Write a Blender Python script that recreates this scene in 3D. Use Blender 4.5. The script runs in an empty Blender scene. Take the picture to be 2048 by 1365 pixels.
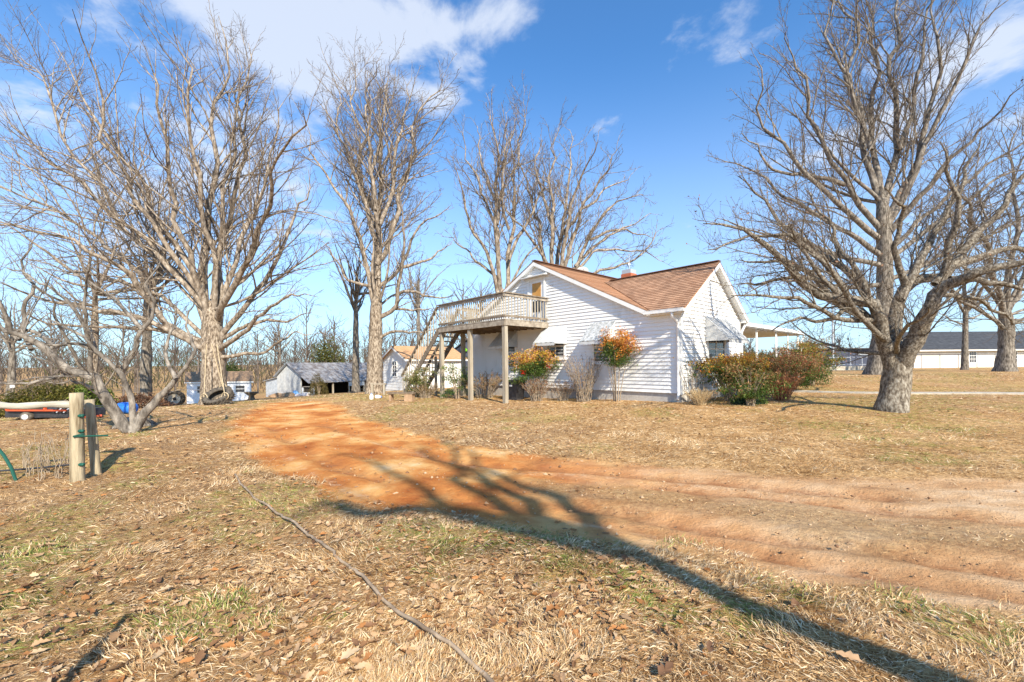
import bpy, math, random
import numpy as np
from mathutils import Vector, Matrix

# ------------------------------------------------------------------ camera, sky, sun, exposure
S = bpy.context.scene
COL = S.collection
F = 848.0; CX = 1024.0; CY = 730.0; ROLL = math.radians(0.6); CAMZ = 1.25
cam_d = bpy.data.cameras.new('camera'); cam = bpy.data.objects.new('camera', cam_d); COL.objects.link(cam)
cam_d.sensor_width = 36; cam_d.lens = 36*F/2048; cam_d.shift_y = (CY-682.5)/2048
cam_d.clip_start = 0.05; cam_d.clip_end = 8000
cam.matrix_world = Matrix.Translation((0, 0, CAMZ)) @ Matrix.Rotation(math.radians(90), 4, 'X') @ Matrix.Rotation(-ROLL, 4, 'Z')
S.camera = cam
SUN_AZ = math.radians(-21); SUN_EL = math.radians(36)       # light travels towards azimuth SUN_AZ (0 = +Y, + = +X)
Ldir = Vector((math.sin(SUN_AZ)*math.cos(SUN_EL), math.cos(SUN_AZ)*math.cos(SUN_EL), -math.sin(SUN_EL)))
sd = bpy.data.lights.new('sun', 'SUN'); sd.energy = 5.0; sd.angle = math.radians(0.53); sd.color = (1.0, 0.90, 0.74)
so = bpy.data.objects.new('sun', sd); COL.objects.link(so)
so.rotation_euler = Ldir.to_track_quat('-Z', 'Y').to_euler(); so.location = (10, -20, 30)
S.view_settings.view_transform = 'Standard'; S.view_settings.look = 'None'
S.view_settings.exposure = 0.74; S.view_settings.gamma = 1.0
try: S.view_settings.use_curve_mapping = False
except Exception: pass
W = bpy.data.worlds.new('World'); S.world = W; W.use_nodes = True
nt = W.node_tree; nt.nodes.clear()
def N(t, tree=None, **kw):
    n = (tree or nt).nodes.new(t)
    for k, v in kw.items(): setattr(n, k, v)
    return n
sky = N('ShaderNodeTexSky'); sky.sky_type = 'NISHITA'; sky.sun_disc = False
sky.sun_elevation = SUN_EL; sky.sun_rotation = SUN_AZ + math.pi
sky.air_density = 1.0; sky.dust_density = 0.6; sky.ozone_density = 2.5; sky.altitude = 200
tc = N('ShaderNodeTexCoord')
def vmath(op, a, b=None):
    n = N('ShaderNodeVectorMath', operation=op)
    for i, v in enumerate((a, b)):
        if v is None: continue
        if hasattr(v, 'is_linked'): nt.links.new(v, n.inputs[i])
        else: n.inputs[i].default_value = v
    return n
def fmath(op, a, b=None, c=None, clamp=False):
    n = N('ShaderNodeMath', operation=op); n.use_clamp = clamp
    for i, v in enumerate((a, b, c)):
        if v is None: continue
        if hasattr(v, 'is_linked'): nt.links.new(v, n.inputs[i])
        else: n.inputs[i].default_value = v
    return n.outputs[0]
def pixdir(px, py):
    u = px-CX; v = CY-py
    return Vector((u*math.cos(ROLL)+v*math.sin(ROLL), F, -u*math.sin(ROLL)+v*math.cos(ROLL))).normalized()
dirv = tc.outputs['Generated']
# cloud cover: even broken cloud over the whole sky plus the banks seen in the north
sepd = N('ShaderNodeSeparateXYZ'); nt.links.new(dirv, sepd.inputs[0])
zc = fmath('ADD', fmath('MAXIMUM', sepd.outputs[2], 0.0), 0.18)
pl = N('ShaderNodeCombineXYZ')
nt.links.new(fmath('DIVIDE', sepd.outputs[0], zc), pl.inputs[0]); nt.links.new(fmath('DIVIDE', sepd.outputs[1], zc), pl.inputs[1])
nz = N('ShaderNodeTexNoise'); nz.inputs['Scale'].default_value = 3.3; nz.inputs['Detail'].default_value = 9; nz.inputs['Roughness'].default_value = 0.6
nz.inputs['Distortion'].default_value = 0.25
nt.links.new(pl.outputs[0], nz.inputs['Vector'])
dens = fmath('MULTIPLY', fmath('SUBTRACT', nz.outputs['Fac'], 0.62), 1.9)
for px, py, rx, ry, amp in ((430, 10, .50, .16, .42), (720, 60, .50, .15, .46), (900, 60, .22, .09, .30), (480, 290, .55, .30, .42), (300, 430, .5, .22, .28),
                            (1490, 100, .15, .05, .34), (1850, 150, .5, .34, .26), (885, 195, .10, .06, .32), (2040, 40, .45, .34, .22),
                            (1130, 330, .3, .10, .16), (1215, 245, .12, .06, .18), (1040, 20, .2, .06, .26)):
    c = pixdir(px, py)
    d = vmath('SUBTRACT', dirv, c); d2 = vmath('MULTIPLY', d.outputs[0], (1/rx, 1/(rx*1.0), 1/ry)); ln = vmath('LENGTH', d2.outputs[0])
    g = fmath('SUBTRACT', 1.0, ln.outputs['Value'], clamp=True)
    g = fmath('MULTIPLY', fmath('MULTIPLY', g, g), amp*1.25)
    dens = fmath('ADD', dens, g)
mr = N('ShaderNodeMapRange'); mr.interpolation_type = 'SMOOTHSTEP'
nt.links.new(dens, mr.inputs[0]); mr.inputs[1].default_value = 0.0; mr.inputs[2].default_value = 0.36; mr.inputs[4].default_value = 0.8
# pale veil near the horizon (thin air haze), the same all round
hz = N('ShaderNodeMapRange'); hz.interpolation_type = 'SMOOTHSTEP'; nt.links.new(sepd.outputs[2], hz.inputs[0])
hz.inputs[1].default_value = 0.0; hz.inputs[2].default_value = 0.6; hz.inputs[3].default_value = 0.55; hz.inputs[4].default_value = 0.0
tint = N('ShaderNodeMix', data_type='RGBA', blend_type='MULTIPLY'); tint.inputs[0].default_value = 1.0
nt.links.new(sky.outputs[0], tint.inputs[6]); tint.inputs[7].default_value = (0.98, 1.70, 2.2, 1)
m1 = N('ShaderNodeMix', data_type='RGBA'); nt.links.new(hz.outputs[0], m1.inputs[0]); nt.links.new(tint.outputs[2], m1.inputs[6]); m1.inputs[7].default_value = (7.4, 8.4, 9.9, 1)
m2 = N('ShaderNodeMix', data_type='RGBA'); nt.links.new(mr.outputs[0], m2.inputs[0]); nt.links.new(m1.outputs[2], m2.inputs[6]); m2.inputs[7].default_value = (6.9, 7.5, 8.6, 1)
bg = N('ShaderNodeBackground'); bg.inputs['Strength'].default_value = 0.074
nt.links.new(m2.outputs[2], bg.inputs['Color'])
wo = N('ShaderNodeOutputWorld'); nt.links.new(bg.outputs[0], wo.inputs[0])

# ------------------------------------------------------------------ terrain + pixel helpers
def sst(a, b, x):
    t = np.clip((np.asarray(x, float)-a)/(b-a), 0, 1); return t*t*(3-2*t)
def terr(x, y):
    x = np.asarray(x, float); y = np.asarray(y, float)
    z = -0.22 + 0.21*sst(-0.5, 5.5, x)*sst(6, 13, y)
    w = -0.8*x+0.5*y
    k = 2.0
    fall = k*np.log1p(np.exp(np.clip((w-19)/k, -30, 30)))
    fall = 60*(1-np.exp(-fall/60))
    z = z - 0.085*fall
    z = z + 0.42*sst(17, 25, y)*sst(4, 15, x)
    # far rise so that the land closes at the skyline
    r = np.hypot(x, y)
    z = z + 4.0*sst(150, 900, r) + 14*sst(600, 2400, r)*(0.6+0.4*np.sin(x*0.0031+1.3)*np.cos(y*0.0017))
    return z
def lev(px, py):
    u = px-CX; v = CY-py
    return u*math.cos(ROLL)+v*math.sin(ROLL), -u*math.sin(ROLL)+v*math.cos(ROLL)
def at(px, py, D):
    u, v = lev(px, py); return np.array((u/F*D, D, CAMZ+v/F*D))
def hit(px, py):
    u, v = lev(px, py); D = 1.45*F/max(-v, 1)
    for _ in range(40): D = 0.5*D+0.5*(CAMZ-float(terr(u/F*D, D)))*F/max(-v, 1)
    return np.array((u/F*D, D, float(terr(u/F*D, D))))
def onground(px, D):
    u, v = lev(px, 800); x = u/F*D; return np.array((x, D, float(terr(x, D))))

# value noise in numpy
_rs = np.random.RandomState(5); _tab = _rs.rand(256, 256)
def vnoise(x, y):
    xi = np.floor(x).astype(int); yi = np.floor(y).astype(int); fx = x-xi; fy = y-yi
    fx = fx*fx*(3-2*fx); fy = fy*fy*(3-2*fy)
    a = _tab[xi & 255, yi & 255]; b = _tab[(xi+1) & 255, yi & 255]; c = _tab[xi & 255, (yi+1) & 255]; d = _tab[(xi+1) & 255, (yi+1) & 255]
    return (a*(1-fx)+b*fx)*(1-fy)+(c*(1-fx)+d*fx)*fy
def fbm(x, y, o=4):
    s = 0; a = .5; t = 0
    for i in range(o): s = s+a*vnoise(x*2**i+17*i, y*2**i+31*i); t += a; a *= .5
    return s/t

# ------------------------------------------------------------------ materials
MATS = {}
def mat(name, c1, c2=None, scale=8, rough=0.8, bump=0.0, bscale=30, stretch=(1, 1, 1), metal=0.0, spec=0.3, c3=None, attr=None, lo=.35, hi=.65):
    if name in MATS: return MATS[name]
    m = bpy.data.materials.new(name); m.use_nodes = True; t = m.node_tree; b = t.nodes['Principled BSDF']
    b.inputs['Roughness'].default_value = rough; b.inputs['Metallic'].default_value = metal
    b.inputs['Specular IOR Level'].default_value = spec
    co = N('ShaderNodeTexCoord', t); mp = N('ShaderNodeMapping', t); mp.inputs['Scale'].default_value = stretch
    t.links.new(co.outputs['Object'], mp.inputs[0])
    col = None
    if c2 is not None:
        n = N('ShaderNodeTexNoise', t); n.inputs['Scale'].default_value = scale; n.inputs['Detail'].default_value = 6; n.inputs['Roughness'].default_value = .6
        t.links.new(mp.outputs[0], n.inputs['Vector'])
        r = N('ShaderNodeValToRGB', t); r.color_ramp.elements[0].position = lo; r.color_ramp.elements[1].position = hi
        r.color_ramp.elements[0].color = (*c1, 1); r.color_ramp.elements[1].color = (*c2, 1)
        if c3 is not None:
            e = r.color_ramp.elements.new((lo+hi)/2); e.color = (*c3, 1)
        t.links.new(n.outputs['Fac'], r.inputs[0]); col = r.outputs[0]
        t.links.new(col, b.inputs['Base Color'])
    else: b.inputs['Base Color'].default_value = (*c1, 1)
    if attr:
        a = N('ShaderNodeAttribute', t); a.attribute_name = attr
        if col is not None:
            mx = N('ShaderNodeMix', t, data_type='RGBA', blend_type='MULTIPLY'); mx.inputs[0].default_value = 1
            t.links.new(a.outputs['Color'], mx.inputs[6]); t.links.new(col, mx.inputs[7]); t.links.new(mx.outputs[2], b.inputs['Base Color'])
        else: t.links.new(a.outputs['Color'], b.inputs['Base Color'])
    if bump:
        n2 = N('ShaderNodeTexNoise', t); n2.inputs['Scale'].default_value = bscale; n2.inputs['Detail'].default_value = 5
        t.links.new(mp.outputs[0], n2.inputs['Vector'])
        bp = N('ShaderNodeBump', t); bp.inputs['Strength'].default_value = bump; bp.inputs['Distance'].default_value = 0.02
        t.links.new(n2.outputs['Fac'], bp.inputs['Height']); t.links.new(bp.outputs[0], b.inputs['Normal'])
    MATS[name] = m; return m
def leafmat(name, trans=0.35, rough=0.6):
    m = bpy.data.materials.new(name); m.use_nodes = True; t = m.node_tree; b = t.nodes['Principled BSDF']
    a = N('ShaderNodeAttribute', t); a.attribute_name = 'Col'; t.links.new(a.outputs['Color'], b.inputs['Base Color'])
    b.inputs['Roughness'].default_value = rough; b.inputs['Specular IOR Level'].default_value = .25
    tr = N('ShaderNodeBsdfTranslucent', t); t.links.new(a.outputs['Color'], tr.inputs[0])
    mx = N('ShaderNodeMixShader', t); mx.inputs[0].default_value = trans
    t.links.new(b.outputs[0], mx.inputs[1]); t.links.new(tr.outputs[0], mx.inputs[2]); t.links.new(mx.outputs[0], t.nodes['Material Output'].inputs[0])
    return m
M_leaf = leafmat('leaf'); M_litter = leafmat('litter', .12, .75); M_grass = leafmat('grassblade', .2, .6)
M_white = mat('white_siding', (.60, .59, .55), (.80, .80, .79), 1.6, .5, .08, 40, (1, 1, .35), c3=(.77, .77, .755), lo=.28, hi=.6)
M_trim = mat('white_trim', (.74, .74, .72), (.82, .82, .80), 4, .4)
M_awn = mat('awning_metal', (.58, .60, .60), (.46, .48, .49), 5, .4, c3=(.54, .55, .55))
M_awn_dirty = mat('awning_grimy', (.56, .57, .57), (.17, .18, .18), 9, .55, lo=.36, hi=.70)
M_found = mat('foundation_block', (.42, .39, .35), (.52, .49, .44), 12, .9, .3, 60)
M_wood = mat('grey_wood', (.25, .21, .155), (.43, .38, .30), 6, .85, .35, 40, (1, 1, .12), c3=(.34, .295, .225))
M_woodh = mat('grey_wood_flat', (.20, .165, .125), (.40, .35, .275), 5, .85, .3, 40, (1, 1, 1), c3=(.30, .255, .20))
M_rail = mat('brown_rail', (.14, .105, .075), (.28, .23, .17), 6, .85, .3, 40)
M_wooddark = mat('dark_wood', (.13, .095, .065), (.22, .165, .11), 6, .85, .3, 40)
M_post = mat('fence_wood', (.17, .125, .07), (.44, .36, .235), 18, .9, .6, 60, (1, 1, .1), c3=(.33, .27, .175))
M_metal = mat('galvanised', (.42, .46, .50), (.62, .66, .70), 4, .45, .1, 30, metal=.3)
M_rust = mat('rusty_tin', (.30, .30, .31), (.12, .10, .09), 2.5, .6, .2, 20, c3=(.22, .21, .21))
M_greywall = mat('grey_boards', (.42, .43, .43), (.58, .59, .58), 3, .8, .2, 40)
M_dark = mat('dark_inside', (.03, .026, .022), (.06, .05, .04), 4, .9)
M_glass = mat('window_glass', (.035, .04, .05), (.08, .09, .10), 2, .08, spec=.6)
M_amber = mat('amber_blind', (.50, .24, .06), (.62, .33, .10), 3, .6)
M_rubber = mat('tyre_rubber', (.055, .048, .04), (.15, .125, .095), 9, .85, .4, 40)
M_rim = mat('pale_rim', (.62, .58, .48), (.40, .34, .26), 9, .6)
M_rope = mat('rope', (.42, .33, .20), (.55, .45, .30), 40, .9)
M_red = mat('red_paint', (.62, .10, .035), (.50, .08, .03), 6, .4)
M_black = mat('black_paint', (.025, .026, .03), (.05, .05, .055), 6, .45)
M_blue = mat('blue_plastic', (.03, .16, .62), (.04, .22, .72), 5, .4)
M_brick = mat('red_brick', (.34, .10, .05), (.46, .16, .08), 20, .9, .3, 60)
M_conc = mat('concrete', (.36, .31, .24), (.50, .45, .37), 6, .9, .2, 50)
M_bolt = mat('green_insulator', (.012, .085, .06), None, rough=.5)
M_navy = mat('navy_sheet', (.045, .055, .085), (.07, .08, .12), 2, .6)
M_slate = mat('slate_shingle', (.035, .037, .042), (.07, .073, .08), 3, .8, .2, 40)
M_shed = mat('brown_shingle', (.20, .13, .08), (.33, .22, .14), 8, .9, .3, 40)
M_tanroof = mat('tan_shingle', (.42, .24, .12), (.55, .33, .18), 6, .9, .3, 40)
M_hose = mat('brown_pipe', (.20, .14, .09), (.42, .32, .22), 8, .6)
M_bluepaint = mat('blue_cap', (.35, .40, .45), None, rough=.5)
M_lime = mat('lime_plastic', (.28, .75, .03), None, rough=.4)
M_tarp = mat('blue_tarp', (.15, .42, .75), (.35, .6, .85), 6, .5)
M_cedar = mat('cedar', (.30, .19, .11), (.42, .28, .17), 6, .85)
def barkmat(name, a, b, c, sc=8, st=.4):
    return mat(name, a, c, sc, .92, 1.0, sc*4, (1, 1, st), c3=b, lo=.34, hi=.64)
M_barkA = barkmat('bark_tan', (.09, .066, .046), (.25, .20, .15), (.43, .365, .29))
M_barkB = barkmat('bark_lichen', (.055, .042, .030), (.17, .14, .105), (.36, .325, .265), 22, .7)
M_barkD = barkmat('bark_grey', (.07, .058, .046), (.18, .155, .128), (.33, .29, .24))
TRUNKM = {}
def trunkmat(name, a, b, c, st): TRUNKM[name] = mat(name+'_trunk', a, c, 16, .95, 1.0, 30, (1, 1, st), c3=b, lo=.36, hi=.64)
trunkmat('bark_tan', (.07, .05, .034), (.25, .195, .14), (.44, .37, .285), .34); trunkmat('bark_lichen', (.075, .058, .042), (.19, .158, .118), (.36, .325, .265), .5); trunkmat('bark_grey', (.06, .05, .04), (.17, .145, .115), (.32, .28, .23), .2)
M_twig = mat('twig', (.085, .06, .042), (.19, .148, .108), 1.5, .9)
M_twig2 = mat('twig_dark', (.085, .066, .052), (.19, .155, .13), 1.5, .9)
M_stem = mat('shrub_stem', (.24, .18, .12), (.42, .34, .25), 9, .9)
def shingle_mat():
    m = bpy.data.materials.new('roof_shingle'); m.use_nodes = True; t = m.node_tree; b = t.nodes['Principled BSDF']; b.inputs['Roughness'].default_value = .92
    a = N('ShaderNodeAttribute', t); a.attribute_name = 'UVMap'
    mp = N('ShaderNodeMapping', t); mp.inputs['Scale'].default_value = (1, 1, 1)
    uv = N('ShaderNodeUVMap', t); t.links.new(uv.outputs[0], mp.inputs[0])
    br = N('ShaderNodeTexBrick', t); br.inputs['Scale'].default_value = 1; br.inputs['Brick Width'].default_value = .22; br.inputs['Row Height'].default_value = .14
    br.inputs['Mortar Size'].default_value = .004; br.inputs['Bias'].default_value = 0
    br.inputs['Color1'].default_value = (.33, .185, .11, 1); br.inputs['Color2'].default_value = (.49, .30, .19, 1); br.inputs['Mortar'].default_value = (.15, .08, .05, 1)
    t.links.new(mp.outputs[0], br.inputs['Vector'])
    n = N('ShaderNodeTexNoise', t); n.inputs['Scale'].default_value = 1.1; n.inputs['Detail'].default_value = 5; t.links.new(mp.outputs[0], n.inputs['Vector'])
    r = N('ShaderNodeValToRGB', t); r.color_ramp.elements[0].position = .3; r.color_ramp.elements[0].color = (.75, .72, .7, 1); r.color_ramp.elements[1].position = .7; r.color_ramp.elements[1].color = (1.15, 1.1, 1.05, 1)
    t.links.new(n.outputs['Fac'], r.inputs[0])
    mx = N('ShaderNodeMix', t, data_type='RGBA', blend_type='MULTIPLY'); mx.inputs[0].default_value = 1
    t.links.new(br.outputs['Color'], mx.inputs[6]); t.links.new(r.outputs[0], mx.inputs[7]); t.links.new(mx.outputs[2], b.inputs['Base Color'])
    return m
M_roof = shingle_mat()

# ------------------------------------------------------------------ mesh + object helpers
def link(name, me, m=None, parent=None, smooth=False):
    o = bpy.data.objects.new(name, me); COL.objects.link(o)
    if m is not None:
        me.materials.clear(); me.materials.append(m)
    if parent is not None: o.parent = parent
    if smooth: me.shade_smooth()
    return o
def tag(o, label, cat, group=None):
    o['label'] = label; o['category'] = cat
    if group: o['group'] = group
    return o
def thing(name, label, cat, loc=(0, 0, 0), group=None, rz=0.0):
    o = bpy.data.objects.new(name, None); COL.objects.link(o); o.location = tuple(float(v) for v in loc); o.rotation_euler = (0, 0, rz); o.empty_display_size = .2
    tag(o, label, cat, group); return o
def copy_tree(o, parent=None):
    c = o.copy(); COL.objects.link(c); c.parent = parent
    for ch in list(o.children): copy_tree(ch, c)
    return c
class MB:
    def __init__(s): s.v = []; s.f = []
    def poly(s, pts, faces):
        b = len(s.v); s.v += [tuple(map(float, p)) for p in pts]; s.f += [tuple(b+i for i in f) for f in faces]; return s
    def hexa(s, p):   # 8 points: bottom 4 (ccw), top 4
        return s.poly(p, [(3, 2, 1, 0), (4, 5, 6, 7), (0, 1, 5, 4), (1, 2, 6, 5), (2, 3, 7, 6), (3, 0, 4, 7)])
    def box(s, c, d, rz=0.0):
        x, y, z = d[0]/2, d[1]/2, d[2]/2; cs, sn = math.cos(rz), math.sin(rz); P = []
        for k in (-z, z):
            for i, j in ((-x, -y), (x, -y), (x, y), (-x, y)): P.append((c[0]+i*cs-j*sn, c[1]+i*sn+j*cs, c[2]+k))
        return s.hexa(P)
    def fbox(s, o, ex, ey, ez):    # box from origin along three vectors
        o, ex, ey, ez = map(np.asarray, (o, ex, ey, ez)); o = o.astype(float)
        return s.hexa([o, o+ex, o+ex+ey, o+ey, o+ez, o+ex+ez, o+ex+ey+ez, o+ey+ez])
    def bar(s, a, b, w, h, up=(0, 0, 1)):
        a = np.asarray(a, float); b = np.asarray(b, float); d = b-a; L = np.linalg.norm(d); d = d/L; up = np.asarray(up, float)
        if abs(d@up) > .98: up = np.array((1., 0, 0))
        sx = np.cross(d, up); sx /= np.linalg.norm(sx); u = np.cross(sx, d)
        o = a-sx*w/2-u*h/2
        return s.fbox(o, d*L, sx*w, u*h)
    def tube(s, pts, r, k=8, cap=True):
        pts = np.asarray(pts, float); n = len(pts); r = np.full(n, r) if np.isscalar(r) else np.asarray(r, float)
        t = np.gradient(pts, axis=0); t /= np.linalg.norm(t, axis=1)[:, None]+1e-12
        ref = np.array((0, 0, 1.)) if abs(t[:, 2]).mean() < .8 else np.array((1., 0, 0))
        a = np.cross(t, ref); a /= np.linalg.norm(a, axis=1)[:, None]+1e-12; b = np.cross(t, a)
        V = []; Fc = []
        for i in range(n):
            for j in range(k):
                an = 2*math.pi*j/k; V.append(pts[i]+r[i]*(math.cos(an)*a[i]+math.sin(an)*b[i]))
        for i in range(n-1):
            for j in range(k): Fc.append((i*k+j, i*k+(j+1) % k, (i+1)*k+(j+1) % k, (i+1)*k+j))
        if cap: Fc.append(tuple(range(k-1, -1, -1))); Fc.append(tuple((n-1)*k+j for j in range(k)))
        return s.poly(V, Fc)
    def lathe(s, prof, k=24, M=None, close=False):
        V = []; Fc = []; n = len(prof)
        for i in range(k):
            an = 2*math.pi*i/k
            for r, z in prof: V.append((r*math.cos(an), r*math.sin(an), z))
        for i in range(k):
            for j in range(n-1 if not close else n):
                Fc.append((i*n+j, ((i+1) % k)*n+j, ((i+1) % k)*n+(j+1) % n, i*n+(j+1) % n))
        if M is not None: V = [M @ Vector(v) for v in V]
        return s.poly(V, Fc)
    def build(s, name, m=None, parent=None, smooth=False):
        me = bpy.data.meshes.new(name); me.from_pydata(s.v, [], s.f); me.update()
        return link(name, me, m, parent, smooth)
def npmesh(name, V, quads=None, tris=None, col=None, smooth=False):
    V = np.asarray(V, np.float32); me = bpy.data.meshes.new(name); me.vertices.add(len(V)); me.vertices.foreach_set('co', V.ravel())
    loops = []; tot = []
    if quads is not None and len(quads): loops.append(np.asarray(quads, np.int32).ravel()); tot.append(np.full(len(quads), 4, np.int32))
    if tris is not None and len(tris): loops.append(np.asarray(tris, np.int32).ravel()); tot.append(np.full(len(tris), 3, np.int32))
    loops = np.concatenate(loops); tot = np.concatenate(tot); start = np.concatenate(([0], np.cumsum(tot)[:-1])).astype(np.int32)
    me.loops.add(len(loops)); me.loops.foreach_set('vertex_index', loops)
    me.polygons.add(len(tot)); me.polygons.foreach_set('loop_start', start)
    try: me.polygons.foreach_set('loop_total', tot)
    except Exception: pass
    if smooth: me.polygons.foreach_set('use_smooth', np.ones(len(tot), bool))
    if col is not None:
        a = me.color_attributes.new('Col', 'FLOAT_COLOR', 'POINT'); c = np.ones((len(V), 4), np.float32); c[:, :3] = col; a.data.foreach_set('color', c.ravel())
    me.update(calc_edges=True); me.validate(); return me

# ------------------------------------------------------------------ ground and dirt driveway
def pixpoly(pts): return np.array([hit(x, y)[:2] for x, y in pts])
def segdist(X, Y, P, closed=True):
    d = np.full(X.shape, 1e9); n = len(P)
    for i in range(n if closed else n-1):
        a = P[i]; b = P[(i+1) % n]; ab = b-a; L = ab@ab+1e-12
        t = np.clip(((X-a[0])*ab[0]+(Y-a[1])*ab[1])/L, 0, 1)
        d = np.minimum(d, np.hypot(X-a[0]-t*ab[0], Y-a[1]-t*ab[1]))
    return d
def inside(X, Y, P):
    r = np.zeros(X.shape, bool); n = len(P)
    for i in range(n):
        a = P[i]; b = P[(i+1) % n]
        c = ((a[1] > Y) != (b[1] > Y)); r ^= c & (X < (b[0]-a[0])*(Y-a[1])/((b[1]-a[1]) if b[1] != a[1] else 1e-9)+a[0])
    return r
TRACK = pixpoly([(632, 801), (675, 812), (720, 835), (765, 850), (830, 868), (900, 886), (1000, 900), (1100, 911), (1220, 921), (1400, 940), (1600, 950), (1800, 957), (2048, 962), (2600, 975), (3600, 1000),
                 (3600, 1500), (2600, 1330), (2048, 1215), (1800, 1165), (1650, 1140), (1500, 1112), (1300, 1075), (1150, 1045), (1000, 1030), (880, 1022), (780, 1012), (680, 990), (610, 960), (540, 930), (500, 900), (475, 870), (480, 845), (505, 822), (530, 806)])
STRIP = pixpoly([(1090, 962), (1200, 968), (1350, 980), (1500, 998), (1700, 1025), (2048, 1062), (2500, 1100), (2500, 1150), (2048, 1112), (1750, 1078), (1500, 1044), (1350, 1026), (1200, 1008), (1110, 992)])
SAND1 = pixpoly([(490, 850), (560, 900), (620, 942), (700, 978), (800, 1006), (900, 1022), (1000, 1036), (1150, 1042), (1300, 1058), (1600, 1110)])
SAND2 = pixpoly([(690, 870), (800, 893), (860, 905), (950, 930), (1030, 942), (1150, 946), (1300, 960), (1600, 985), (2048, 1010)])
RUTS = [pixpoly([(540, 850), (600, 890), (680, 930), (770, 958), (900, 988), (1050, 1012), (1200, 1034), (1400, 1072), (1700, 1128), (2048, 1185), (2500, 1260)]),
        pixpoly([(640, 845), (760, 880), (880, 912), (1000, 928), (1150, 936), (1400, 956), (1700, 982), (2048, 1006), (2500, 1040)]),
        pixpoly([(1150, 1008), (1350, 1040), (1700, 1090), (2048, 1140), (2500, 1200)]), pixpoly([(1300, 968), (1500, 985), (1750, 1010), (2048, 1040), (2500, 1075)])]
def rutfield(X, Y):
    wob = (fbm(X*.9+31, Y*.9+5, 3)-.5)*.5; d = np.full(np.shape(X), 9.)
    for P in RUTS: d = np.minimum(d, np.abs(segdist(X, Y, P, False)+wob*.35))
    w = .10+.004*np.hypot(X, Y)
    return np.exp(-(d/w)**2)*sst(.30, .55, fbm(X*.8+3, Y*.8+60, 3)), np.exp(-((d-2.1*w)/w)**2)
def sdist(X, Y, P): d = segdist(X, Y, P); return np.where(inside(X, Y, P), d, -d)
def fields(X, Y):
    X = np.asarray(X, float); Y = np.asarray(Y, float)
    n = fbm(X*1.1+3, Y*1.1+7, 5)-.5
    sd_ = sdist(X, Y, TRACK); w = 0.16+0.035*np.hypot(X, Y)
    dirt = sst(-1, 1, (sd_+n*.9+.06)/w/1.2)
    st = sdist(X, Y, STRIP); strip = .62*sst(-1.0, 1.0, (st+n*1.2)/.30)
    return dirt, strip
MOSS = [(hit(x, y)[:2], q) for x, y, q in ((60, 1115, .45), (105, 1045, .4), (150, 1018, .3), (30, 1195, .35), (275, 968, .3), (20, 1080, .4), (1290, 1195, .16), (1345, 1215, .14), (1120, 1130, .2), (900, 1085, .25), (1480, 1225, .18), (655, 1242, .07), (1580, 1180, .15), (820, 1065, .3), (1240, 1160, .2), (430, 1215, .15), (1850, 850, 1.0), (1650, 850, .8))]
def moss(X, Y):
    g = 0
    for (p, q) in MOSS: g = np.maximum(g, np.exp(-((X-p[0])**2+(Y-p[1])**2)/(q*q)))
    return g
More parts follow.
